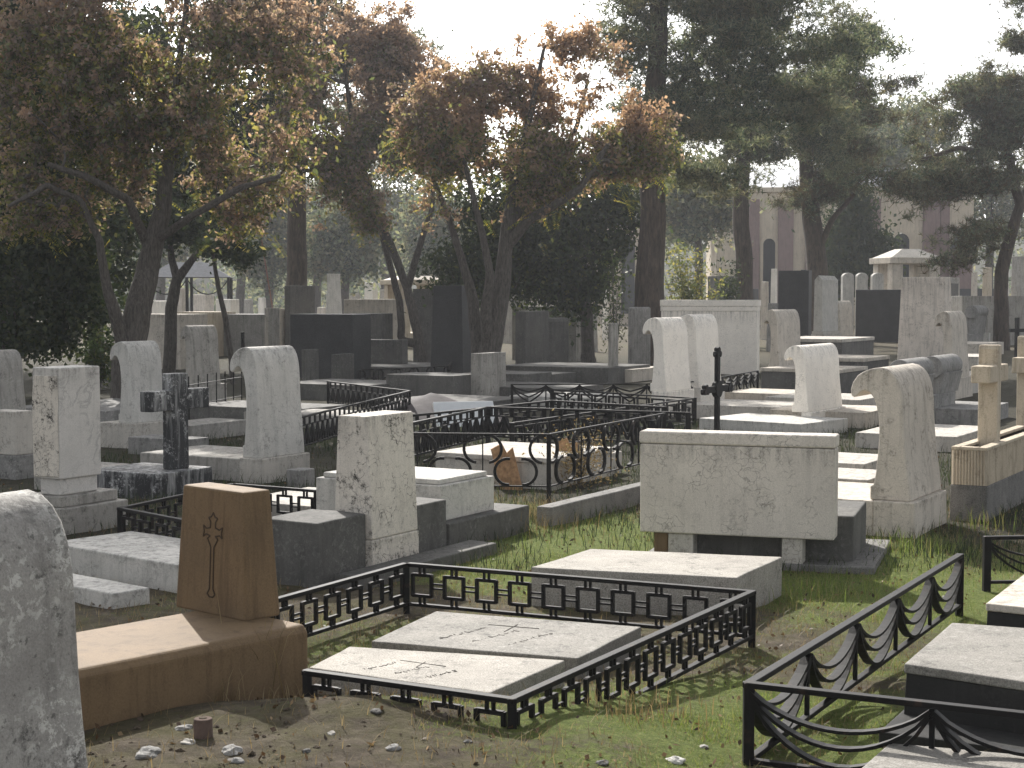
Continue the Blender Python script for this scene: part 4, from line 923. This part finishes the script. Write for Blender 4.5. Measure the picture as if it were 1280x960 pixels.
def quads(C, sx, sy, rng, droop=0.):
    """leaf-shaped diamonds at C"""
    n = len(C); a = rng.normal(size=(n, 3)); a[:, 2] -= droop; a /= np.linalg.norm(a, axis=1)[:, None]
    b = rng.normal(size=(n, 3)); b -= a * np.sum(a * b, 1)[:, None]; b /= np.linalg.norm(b, axis=1)[:, None]
    s1 = (sx * rng.uniform(.6, 1.3, n))[:, None]; s2 = (sy * rng.uniform(.6, 1.3, n))[:, None]
    return np.stack([C - a * s1, C - b * s2 + a * s1 * .1, C + a * s1, C + b * s2 + a * s1 * .1], 1).reshape(-1, 3)
def cloud(tips, per, sig, rng, flat=.8):
    C = np.repeat(tips, per, 0); d = rng.normal(size=C.shape); d *= (np.abs(rng.normal(size=(len(C), 1))) * .5 + .35) * sig; d[:, 2] *= flat
    return C + d
def needles(tips, tufts, sig, ln, wd, nn, rng, flat=.6):
    C = cloud(tips, tufts, sig, rng, flat); C = np.repeat(C, nn, 0); n = len(C)
    a = rng.normal(size=(n, 3)); a[:, 2] += .5; a /= np.linalg.norm(a, axis=1)[:, None]; b = rng.normal(size=(n, 3)); b -= a * np.sum(a * b, 1)[:, None]; b /= np.linalg.norm(b, axis=1)[:, None]
    l = (ln * rng.uniform(.6, 1.25, n))[:, None]
    return np.stack([C - b * wd, C + b * wd, C + a * l], 1).reshape(-1, 3)
def fronds(tips, n, ln, rng, leafs=11):
    """hanging feather leaves: pairs of leaflets along a rib"""
    C = tips[rng.integers(0, len(tips), n)] + rng.normal(size=(n, 3)) * .25; a = rng.normal(size=(n, 3)); a[:, 2] = -np.abs(a[:, 2]) * .45; a /= np.linalg.norm(a, axis=1)[:, None]
    up = np.array((0, 0, 1.)); s = np.cross(a, up); s /= np.linalg.norm(s, axis=1)[:, None] + 1e-6; out = []; L = ln * rng.uniform(.7, 1.2, (n, 1))
    for i in range(leafs):
        t_ = (i + 1) / leafs; c = C + a * L * t_ - up * L * .35 * t_ ** 2
        for sg in (-1, 1):
            tip_ = c + (s * sg * .30 + a * .12) * L * (1 - .45 * t_) - up * L * .07; w_ = a * L * .028
            m = (c + tip_) / 2; out.append(np.stack([c, m - w_, tip_, m + w_], 1))
    return np.concatenate(out, 0).reshape(-1, 3)
def stem(Y, pts, k=1.):
    return [(atY(px, py, Y + dy), w / 2 * Y / FPX) for (px, py, w, dy) in pts]
def tree(name, label, cat, Y, stems, ells, nat, seed, bark_, crowns, group=None, tip=.006, gap=.12, freq=.5, up=.25, shell=.35, puff=0., deep=.75):
    rng = np.random.default_rng(seed); st = [stem(Y, s_) for s_ in stems]
    b = st[0][0][0]; root = empty(name, (b.x, b.y, 0), 0, label, cat, group); st[0].insert(0, (Vector((b.x, b.y, -.1)), st[0][0][1] * 1.25))
    E = [ell(Y, *e) for e in ells]
    for e in E: e[1][1] *= deep / .75; A = sample(E, nat, rng, gap, freq, shell, puff)
    pos, par, sr, n0, tips = skeleton(st, A, rng, up); branch_mesh(pos, par, sr, n0, tip, root, bark_)
    T = pos[tips]; o = np.array(root.location)
    for (nm, kind, mat, frac, args) in crowns:
        t_ = T
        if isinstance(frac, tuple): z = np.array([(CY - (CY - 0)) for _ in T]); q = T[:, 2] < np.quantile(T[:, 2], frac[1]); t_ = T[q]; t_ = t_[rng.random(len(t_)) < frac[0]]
        elif frac < 1: t_ = T[rng.random(len(T)) < frac]
        if kind == 'leaf': per, sig, sx, sy = args; V_ = quads(cloud(t_, per, sig, rng), sx, sy, rng, .4); p_ = 4
        elif kind == 'needle': tu, sig, ln, wd, nn = args; V_ = needles(t_, tu, sig, ln, wd, nn, rng); p_ = 3
        else: nfr, ln = args; V_ = fronds(t_, nfr, ln, rng); p_ = 4
        fast_mesh(nm, V_ - o, p_, mat, root)
    return root
SEEDS = lambda mat, per=80: ('seed_clusters', 'leaf', mat, .9, (per, .105, .046, .030))
G1 = 'rust-coloured trees of heaven'
tree('rust_tree', 'big rust-leaved tree with thick forking trunk at the left', 'tree', 30,
     [[(158, 512, 44, 0), (160, 450, 40, 0), (172, 390, 33, 0), (186, 330, 28, .2), (203, 265, 22, .3), (210, 205, 17, .3), (214, 150, 12, 0), (222, 90, 8, 0), (232, 20, 7, 0), (238, -60, 4, 0)],
      [(160, 450, 20, 0), (146, 400, 16, -.3), (132, 350, 12, -.5), (124, 300, 9, -.6), (100, 250, 7, -.8), (60, 232, 7, -1), (10, 258, 4, -1.2)],
      [(186, 310, 13, .3), (160, 250, 10, -.4), (110, 222, 8, -1), (60, 205, 6, -1.4)],
      [(210, 210, 12, .3), (235, 165, 9, .6), (285, 125, 9, 1), (340, 95, 5, 1.2)],
      [(214, 180, 14, .3), (190, 130, 10, .5), (140, 80, 7, .8), (90, 30, 5, 1)],
      [(196, 300, 12, .2), (240, 270, 9, -.5), (300, 235, 8, -1), (350, 220, 5, -1.2)]],
     [(180, 110, 175, 115), (60, 150, 95, 110), (310, 120, 95, 110), (220, 10, 190, 90), (200, -90, 160, 80), (90, 250, 110, 45), (290, 235, 80, 45), (250, 60, 110, 70), (40, 60, 80, 80), (340, 180, 60, 55), (280, 180, 80, 60), (120, 190, 90, 50), (30, 150, 60, 60), (60, 275, 80, 26), (290, 275, 70, 24), (130, 20, 90, 50), (340, 40, 60, 50)], 1500, 11, 'grey_bark',
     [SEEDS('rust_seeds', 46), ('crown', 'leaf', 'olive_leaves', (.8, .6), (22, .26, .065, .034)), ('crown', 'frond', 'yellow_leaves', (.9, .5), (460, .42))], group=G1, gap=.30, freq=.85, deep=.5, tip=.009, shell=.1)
tree('rust_tree', 'rust-brown tree with slim forked trunk beside the small temple tomb', 'tree', 46,
     [[(527, 446, 13, 0), (518, 400, 12, 0), (509, 360, 11, 0), (490, 310, 10, 0), (470, 265, 9, .3), (455, 215, 9, .4), (440, 150, 7, .5), (430, 80, 5, 0), (428, 10, 3, 0)],
      [(503, 425, 10, .3), (499, 375, 9, .4), (487, 330, 8, .6), (477, 290, 9, 1), (452, 250, 7, 1.2), (420, 225, 5, 1.5)],
      [(509, 360, 10, 0), (524, 310, 8, -.4), (540, 260, 6, -.6), (545, 200, 4, -.6)],
      [(455, 215, 7, .4), (490, 160, 5, -.4), (520, 110, 4, -.6)]],
     [(440, 120, 95, 95), (400, 190, 75, 70), (500, 150, 70, 90), (430, 30, 85, 60), (470, 250, 60, 40), (540, 190, 50, 60), (380, 70, 70, 70), (500, 70, 50, 50), (450, 190, 90, 50), (400, 110, 70, 80), (460, 60, 60, 55), (530, 160, 50, 70), (350, 120, 60, 80), (490, 110, 60, 55), (430, 270, 60, 30)], 1500, 12, 'grey_bark',
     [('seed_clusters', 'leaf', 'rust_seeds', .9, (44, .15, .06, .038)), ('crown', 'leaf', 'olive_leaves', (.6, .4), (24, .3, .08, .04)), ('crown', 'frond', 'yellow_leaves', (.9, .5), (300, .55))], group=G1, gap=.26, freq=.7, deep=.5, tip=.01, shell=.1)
tree('rust_tree', 'orange-topped tree with several dark trunks in the centre', 'tree', 36,
     [[(606, 494, 33, 0), (612, 440, 28, 0), (622, 390, 24, 0), (630, 330, 20, 0), (634, 285, 16, 0), (640, 240, 11, 0), (655, 180, 10, 0), (668, 120, 7, 0), (680, 60, 4, 0)],
      [(600, 470, 20, .2), (596, 420, 17, .4), (590, 370, 14, .5), (576, 320, 10, .6), (560, 270, 8, .6), (540, 220, 5, .6)],
      [(612, 440, 18, 0), (607, 390, 14, -.3), (612, 340, 10, -.5), (600, 280, 8, -.5), (585, 220, 6, -.5), (570, 160, 4, -.3)],
      [(632, 310, 15, 0), (660, 275, 12, -.3), (695, 255, 10, -.6), (725, 235, 8, -.8), (748, 200, 8, -.9), (760, 180, 5, -1)],
      [(636, 280, 13, 0), (680, 225, 9, .5), (720, 160, 6, .8), (735, 100, 4, 1)]],
     [(620, 190, 120, 75), (700, 110, 85, 75), (560, 170, 75, 65), (750, 170, 80, 60), (640, 120, 70, 60), (690, 60, 50, 30), (800, 165, 45, 45), (540, 140, 60, 50), (600, 120, 60, 40), (580, 230, 90, 40), (700, 200, 90, 40), (790, 190, 50, 40)], 1350, 13, 'grey_bark',
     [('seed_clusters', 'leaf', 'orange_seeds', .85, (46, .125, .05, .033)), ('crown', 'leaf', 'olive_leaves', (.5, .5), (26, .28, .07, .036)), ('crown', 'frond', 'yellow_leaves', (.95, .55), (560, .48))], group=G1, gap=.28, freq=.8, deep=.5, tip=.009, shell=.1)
tree('small_tree', 'thin dark forked sapling right of the leftmost tree', 'tree', 40,
     [[(211, 490, 17, 0), (213, 430, 16, 0), (214, 385, 15, 0), (221, 350, 13, 0), (240, 325, 9, .2), (262, 300, 7, .3)], [(221, 350, 11, 0), (215, 325, 9, .2), (212, 300, 6, .3)]],
     [(250, 285, 55, 22), (296, 314, 28, 12), (205, 278, 40, 22)], 130, 14, 'grey_bark', [('crown', 'leaf', 'dark_leaves', 1., (40, .22, .07, .045))])
tree('small_tree', 'slender leaning dark sapling left of the tall white wave stone', 'tree', 38,
     [[(292, 500, 7, 0), (289, 450, 7, 0), (282, 400, 7, 0), (273, 360, 6, 0), (268, 330, 5, 0), (266, 310, 4, 0)]], [(280, 308, 26, 11), (302, 320, 16, 8)], 45, 15, 'grey_bark', [('crown', 'leaf', 'dark_leaves', 1., (40, .2, .06, .04))])
tree('evergreen', 'tall dense dark evergreen filling the left edge', 'tree', 34, [[(12, 505, 30, 0), (14, 400, 28, 0), (16, 250, 22, 0), (18, 100, 18, 0), (22, -140, 14, 0), (30, -380, 8, 0), (40, -540, 4, 0)]],
     [(20, 330, 85, 130), (30, 150, 75, 130), (25, 20, 60, 90), (90, 360, 42, 90), (60, 440, 60, 30), (25, -160, 65, 110), (30, -340, 75, 120), (60, -500, 70, 110)], 1100, 16, 'grey_bark', [('crown', 'leaf', 'dark_leaves', 1., (75, .34, .07, .045))], gap=-.1, shell=.05)  # crown above the frame is unseen, extra height added to shade the left slabs
tree('evergreen', 'broad dark evergreen behind the leftmost rust tree', 'tree', 48, [[(120, 440, 18, 0), (122, 350, 15, 0), (125, 250, 10, 0)]],
     [(120, 300, 70, 75), (60, 260, 80, 60), (180, 250, 70, 55), (270, 235, 60, 50), (330, 30, 80, 50), (100, 420, 32, 24), (60, 120, 80, 80), (190, 150, 90, 70), (310, 140, 60, 60), (160, 40, 60, 30)], 800, 17, 'grey_bark', [('crown', 'leaf', 'dark_leaves', 1., (60, .45, .10, .06))], gap=0., shell=.05)
tree('evergreen', 'dense dark evergreen right behind the central tree', 'tree', 50, [[(735, 440, 17, 0), (732, 380, 15, 0), (725, 300, 10, 0), (720, 250, 6, 0)]],
     [(725, 300, 62, 80), (680, 330, 55, 55), (760, 270, 40, 60), (590, 330, 55, 50), (640, 270, 60, 50), (720, 370, 40, 25)], 520, 18, 'grey_bark', [('crown', 'leaf', 'dark_leaves', .8, (60, .42, .09, .055)), ('crown', 'leaf', 'green_leaves', .3, (25, .42, .09, .055))], gap=-.02, shell=.05)
PN = lambda f=1., t=26, sig=.30: ('crown', 'needle', 'pine_needles', f, (t, sig, .22, .019, 6))
G2 = 'tall pines among the graves'
tree('pine_tree', 'big tall pine with thick straight dark trunk right of centre', 'tree', 48,
     [[(812, 445, 42, 0), (812, 380, 38, 0), (815, 300, 34, 0), (816, 200, 30, 0), (820, 100, 26, 0), (824, 0, 22, 0), (830, -120, 12, 0)],
      [(818, 160, 13, 0), (860, 90, 10, 1), (910, 40, 8, 2), (960, 30, 5, 2.5)], [(822, 40, 10, 0), (790, 10, 8, .5), (740, -30, 5, 1)]],
     [(900, 70, 110, 75), (860, 170, 95, 65), (980, 110, 85, 80), (890, -30, 120, 60), (820, 60, 60, 60), (770, -20, 50, 30), (1010, 60, 60, 40), (940, 190, 70, 45)], 800, 21, 'pine_bark', [PN()], group=G2, puff=.55, gap=.02, freq=.4, shell=.15)
tree('pine_tree', 'pine with slim reddish trunk in front of the church', 'tree', 66,
     [[(930, 400, 24, 0), (930, 340, 22, 0), (926, 260, 20, 0), (930, 190, 17, 0), (940, 100, 11, 0), (950, 20, 6, 0)]],
     [(950, 140, 90, 60), (900, 190, 60, 35), (1000, 180, 70, 40), (960, 60, 90, 60)], 480, 22, 'pine_bark', [PN(1., 28, .34)], group=G2, puff=.55, gap=.02, freq=.35, shell=.15)
tree('pine_tree', 'pine with pale trunk and drooping brownish crown before the church window', 'tree', 72,
     [[(1022, 400, 30, 0), (1022, 340, 26, 0), (1016, 285, 24, 0), (1010, 240, 20, 0), (1005, 170, 13, 0), (1010, 90, 7, 0)], [(1020, 320, 10, 0), (1040, 275, 7, -.5), (1070, 240, 5, -.8)]],
     [(1020, 205, 60, 42), (1050, 150, 60, 60), (1060, 90, 45, 45), (1030, 245, 34, 20)], 460, 23, 'pine_bark', [('crown', 'needle', 'brown_needles', .55, (28, .34, .3, .016, 7)), PN(.6, 28, .34)], group=G2, puff=.55, gap=.02, freq=.35, shell=.15)
tree('pine_tree', 'spreading pine with crooked limb at the right edge', 'tree', 62,
     [[(1252, 385, 18, 0), (1252, 340, 17, 0), (1262, 300, 15, 0), (1275, 255, 13, 0), (1262, 200, 11, 0), (1245, 160, 8, 0), (1225, 120, 6, 0)], [(1275, 255, 10, 0), (1300, 200, 8, .5), (1310, 120, 6, .5)], [(1262, 200, 8, 0), (1200, 185, 6, -1), (1150, 200, 4, -1)]],
     [(1170, 220, 75, 50), (1230, 260, 55, 55), (1225, 130, 50, 40), (1290, 130, 50, 80), (1245, 190, 70, 50), (1230, 320, 40, 30), (1300, 40, 30, 50)], 560, 24, 'pine_bark', [PN(.8, 28, .32), ('crown', 'needle', 'brown_needles', .35, (26, .32, .3, .016, 7))], group=G2, puff=.55, gap=.05, freq=.4, shell=.15)
tree('pine_tree', 'tall pine trunk rising behind the tall square block left of centre', 'tree', 58,
     [[(369, 420, 28, 0), (371, 350, 26, 0), (371, 280, 24, 0), (372, 200, 22, 0), (374, 100, 18, 0), (380, 0, 13, 0), (384, -80, 6, 0)]],
     [(400, 0, 110, 45), (350, 30, 70, 45), (440, 40, 60, 40), (380, -80, 120, 60), (330, 130, 40, 40), (420, 110, 55, 55), (470, 90, 45, 55), (540, 170, 45, 40)], 620, 25, 'pine_bark', [PN(1., 28, .34)], group=G2, puff=.55, gap=.05, freq=.35, shell=.15)
tree('cypress', 'dark conical cypress standing against the church', 'tree', 88, [[(1062, 395, 8, 0), (1062, 330, 7, 0), (1064, 280, 5, 0), (1065, 240, 2, 0)]], [(1064, 310, 28, 55), (1065, 265, 18, 35), (1100, 320, 16, 30)], 260, 26, 'grey_bark', [('crown', 'leaf', 'dark_leaves', 1., (55, .5, .14, .08))], gap=-.3, shell=.05)
G3 = 'hazy trees far beyond the graves'
FT = [(1120, 165, 62, 48, 130, 'rounded hazy pine far behind the church, right of the big pines'), (1085, 185, 40, 45, 122, 'hazy pine far behind the church roof'), (872, 250, 35, 50, 92, 'hazy pine left of the church, right of the big trunk'), (300, 250, 55, 70, 120, 'grey hazy pine far off above the iron canopy'),
      (335, 290, 32, 60, 105, 'dark hazy cypress far off right of the iron canopy'), (430, 300, 40, 45, 98, 'pale hazy pine left of the forked rust tree'), (395, 280, 40, 50, 125, 'faint hazy pine behind the tall square block'), (560, 290, 60, 60, 115, 'hazy tree far off behind the temple tomb'),
      (480, 260, 50, 70, 135, 'faint hazy tree seen through the forked trunk'), (200, 270, 60, 60, 125, 'faint hazy tree far off left of the iron canopy'), (1235, 240, 70, 70, 128, 'faint hazy tree at the far right behind the spreading pine'), (800, 230, 60, 90, 125, 'faint hazy tree behind the big pine trunk')]
for i, (px, py, rx, rz, Y, lab) in enumerate(FT):
    tree('far_tree', lab, 'tree', Y, [[(px, 395, 12, 0), (px + 2, (py + 395) / 2, 10, 0), (px, py, 6, 0), (px, py - rz * .6, 3, 0)]],
         [(px, py, rx, rz), (px - rx * .5, py + rz * .4, rx * .6, rz * .45), (px + rx * .5, py + rz * .3, rx * .6, rz * .5)], 190, 40 + i, 'grey_bark', [('crown', 'leaf', 'pine_needles', 1., (60, .75, .17, .10))], group=G3, gap=0., shell=.05)
# shrubs
def shrub(name, label, px, py, Y, wpx, hpx, mat, n, seed, sz):
    rng = np.random.default_rng(seed); p = atY(px, py, Y); k_ = Y / FPX; root = empty(name, (p.x, p.y, 0), 0, label, 'shrub'); mb = MB(); T = []
    zt = EYE + (HOR - (py - hpx)) * k_
    for i in range(n):
        e = Vector((rng.normal() * wpx * k_ * .28, rng.normal() * wpx * k_ * .2, zt * rng.uniform(.35, 1))); m_ = e * .5 + Vector((0, 0, .1))
        mb.tube([(e.x * .1, e.y * .1, 0), m_, e], [.015, .010, .004], 5)
        for t_ in np.linspace(.35, 1, 7): T.append(np.array(e) * t_)
    mb.build('stem', 'grey_bark', root); fast_mesh('foliage', quads(cloud(np.array(T), 16, .22, rng), sz, sz * .4, rng), 4, mat, root)
shrub('leafy_shrub', 'tall leafy oleander shrub right of the big pine trunk', 862, 420, 52, 56, 112, 'olive_leaves', 34, 61, .08)
shrub('leafy_shrub', 'bare thin shrub left of the big pine trunk', 768, 440, 46, 34, 130, 'green_leaves', 9, 62, .05)
shrub('leafy_shrub', 'shrub with sunlit leaves at the foot of the leftmost tree', 122, 470, 36, 30, 75, 'green_leaves', 14, 63, .06)
shrub('leafy_shrub', 'bushy shrub at the foot of the slim reddish pine', 908, 400, 64, 30, 75, 'dark_leaves', 16, 64, .10)
shrub('dry_plant', 'small pale flowering dry plant behind the scroll fence', 724, 590, 17.5, 22, 52, 'straw_blades', 12, 65, .022)
# treeline closing the view
rng = np.random.default_rng(5); n = 1500; bx = rng.uniform(-120, 120, n); by = rng.uniform(160, 205, n); bz = rng.uniform(0, 1, n) ** .8 * (7 + 4 * np.sin(bx * .11) + 2.5 * np.sin(bx * .31 + 1))
o = fast_mesh('treeline', quads(cloud(np.stack([bx, by, np.maximum(.3, bz)], 1), 26, 1.1, rng), .38, .22, rng), 4, 'pine_needles'); stuff(o); o['label'] = 'far belt of trees closing the view behind the graves'

# ================================================================== GRASS, LITTER, RUBBLE
def blades(name, n, box_, mask, h0, h1, w_, mat, seed, lean=.5):
    rng = np.random.default_rng(seed); x = rng.uniform(box_[0], box_[1], n); y = rng.uniform(box_[2], box_[3], n)
    keep = rng.random(n) < mask(x, y); x, y = x[keep], y[keep]; n = len(x)
    z = gz(x, y) - .012; h = rng.uniform(h0, h1, n) ; a = rng.uniform(0, 6.283, n); l = rng.uniform(0, lean, n) * h
    b = np.stack([x, y, z], 1); s_ = np.stack([np.cos(a), np.sin(a), 0 * a], 1) * w_; d = np.stack([-np.sin(a) * l, np.cos(a) * l, h], 1)
    m_ = b + d * np.array((.4, .4, .6))
    V_ = np.stack([b - s_, b + s_, m_ + s_ * .7, b + d, m_ - s_ * .7], 1).reshape(-1, 3)
    o = fast_mesh(name, V_, 5, mat); stuff(o); return o
blades('grass', 330000, (-2.4, 5.0, 5.2, 13), lambda x, y: np.clip((green(x, y) - .12) * 1.5, 0, 1), .008, .030, .0017, 'grass_blades', 1, 1.3)
blades('long_grass', 26000, (-1.6, 5.0, 7.5, 17), lambda x, y: np.clip((green(x, y) - .28) * 1.3, 0, .8),   .03, .085, .0018, 'grass_blades', 2, .8)
blades('dry_grass', 120000, (-4, 6, 6, 17), lambda x, y: np.clip(.6 - np.abs(green(x, y) - .3) * 1.5, .04, .6), .025, .09, .0016, 'straw_blades', 3, 1.6)
# dark weeds between the graves further back
blades('weeds', 60000, (-7, 6, 12, 26), lambda x, y: np.clip(green(x * .6 + 7, y) * .0 + .5 + .5 * np.sin(x * 2.1) * np.sin(y * 1.3 + x), .1, 1), .05, .16, .004, 'dark_leaves', 12, 1.0)
rng = np.random.default_rng(9); n = 9500; x = rng.uniform(-6, 7, n); y = 5 + rng.random(n) ** 1.6 * 22
o = fast_mesh('leaf_litter', quads(np.stack([x, y, gz(x, y) + .010], 1), .017, .010, rng), 4, 'leaf_litter'); stuff(o)
def tuft(label, px, py, n, h, spread, seed, mat='straw_blades'):
    rng = np.random.default_rng(seed); p = atg(px, py); out = []
    for _ in range(n):
        b = np.array((rng.normal() * spread, rng.normal() * spread * .6, -.01)); a = rng.uniform(0, 6.28); hh = h * rng.uniform(.35, 1); l = hh * rng.uniform(.1, .9); w_ = np.array((math.cos(a), math.sin(a), 0)) * .0022; d = np.array((-math.sin(a) * l, math.cos(a) * l, hh)); m_ = b + d * np.array((.35, .35, .65))
        out.append([b - w_, b + w_, m_ + w_ * .8, b + d, m_ - w_ * .8])
    o = fast_mesh('grass_tuft', np.array(out).reshape(-1, 3), 5, mat); o.location = p; stuff(o); o['label'] = label; return o
tuft('dry grass tuft against the side of the brown ledger', 268, 880, 60, .22, .12, 1); tuft('dry tall stalks in front of the brown headstone', 320, 872, 26, .55, .08, 2)
tuft('straw tuft at the foot of the scroll fence post', 680, 650, 160, .28, .16, 3); tuft('dry grass at the right of the white tomb step', 640, 664, 200, .25, .35, 4)
tuft('yellowish grass tuft at the plinth of the tan cross planter', 1222, 662, 90, .25, .2, 5, 'grass_blades'); tuft('grass tuft at the plinth corner of the large wave stone', 1150, 690, 160, .22, .3, 6, 'grass_blades')
tuft('grass tuft under the right leg of the raised headstone', 1030, 740, 260, .16, .4, 7, 'grass_blades'); tuft('dead weeds at the near corner of the squares fence', 760, 890, 160, .12, .25, 8)
def rock(name, label, cat, px, py, r_, mat, seed, flat=.6, group=None):
    random.seed(seed); import bmesh
    bm = bmesh.new(); bmesh.ops.create_icosphere(bm, subdivisions=3, radius=1)
    for q in bm.verts:
        q.co *= 1 + .38 * mnoise.noise(q.co * 1.3 + Vector((seed, seed, 0))) + .12 * mnoise.noise(q.co * 4 + Vector((seed, 3, 0))); q.co.x *= r_; q.co.y *= r_ * .8; q.co.z *= r_ * flat
    me = bpy.data.meshes.new(name); bm.to_mesh(me); bm.free(); me.materials.append(MATS[mat]); o = bpy.data.objects.new(name, me); COL.objects.link(o)
    p = atg(px, py); o.location = (p.x, p.y, p.z + r_ * flat * .12); o.rotation_euler = (0, 0, seed * 1.3); tag(o, label, cat, group); return o
p = atg(254, 922); root = empty('broken_pot', p, .3, 'stub of a broken round clay post among the rubble', 'clay stub')
mb = MB(); mb.tube([(0, 0, -.02), (0, 0, .085)], [.042, .04], 16); mb.build('clay_body', 'brick_red', root, .006); mb = MB(); mb.tube([(0, 0, .0852), (0, 0, .088)], .018, 10); mb.build('hole', 'soil', root)
GR = 'loose stones on the ground in front'
for i, (px, py, r_, mt, lab) in enumerate(((185, 945, .075, 'grey_stone', 'largest flat grey stone among the rubble at lower left'), (235, 930, .045, 'mid_stone', 'pointed pale stone just left of the clay stub'), (230, 912, .05, 'grey_stone', 'grey stone behind the clay stub'), (290, 940, .06, 'grey_stone', 'flat bluish stone right of the clay stub'),
    (297, 952, .035, 'grey_stone', 'small bluish stone at the bottom edge right of the clay stub'), (383, 940, .03, 'dark_stone', 'dark stone at the edge of the brown grave shadow'), (845, 952, .05, 'white_stone', 'white stone in the grass at the bottom edge'), (753, 955, .035, 'dark_stone', 'dark stone in the grass at the bottom edge'),
    (470, 890, .035, 'dark_stone', 'dark clod on the bare earth before the squares fence'), (492, 936, .04, 'grey_stone', 'grey stone on the mossy earth at the bottom edge'), (415, 918, .03, 'mid_stone', 'pale stone on the mossy earth near the brown grave'), (585, 928, .025, 'dark_stone', 'small dark clod below the near fence corner'), (880, 935, .03, 'mid_stone', 'pale stone left of the swag fence corner'))):
    rock('loose_stone', lab, 'stone', px, py, r_ * .8, mt, i + 1, .5, GR)

# small gravel and clods
rng = np.random.default_rng(31); n = 900; x = np.concatenate([rng.normal(-1.35, .55, n // 2), rng.uniform(-4, 5, n // 2)]); y = np.concatenate([rng.normal(6.8, .5, n // 2), 5.3 + 12 * rng.random(n // 2)])
g_ = rng.gamma(2., .0024, n)[:, None]; c = np.stack([x, y, gz(x, y) + .004], 1)
ax_ = [np.array(a) for a in ((1, 0, 0), (0, 1, 0), (-1, 0, 0), (0, -1, 0))]; ang = rng.uniform(0, 6.28, n)
def rt(v_): return np.stack([v_[0] * np.cos(ang) - v_[1] * np.sin(ang), v_[0] * np.sin(ang) + v_[1] * np.cos(ang), np.full(n, float(v_[2]))], 1)
tri = []
for q in range(4):
    a_, b_ = c + rt(ax_[q]) * g_ * (1.4 if q % 2 else 1), c + rt(ax_[(q + 1) % 4]) * g_ * (1 if q % 2 else 1.4); t_ = c + np.array((0, 0, .8)) * g_ + rt((.3, .2, 0)) * g_
    m_ = (a_ + b_) * .5 * 1.0 + np.array((0, 0, .45)) * g_
    tri += [np.stack([a_, b_, m_], 1), np.stack([a_, m_, t_], 1), np.stack([m_, b_, t_], 1)]
o = fast_mesh('gravel', np.stack(tri, 1).reshape(-1, 3), 3, 'soil'); stuff(o)
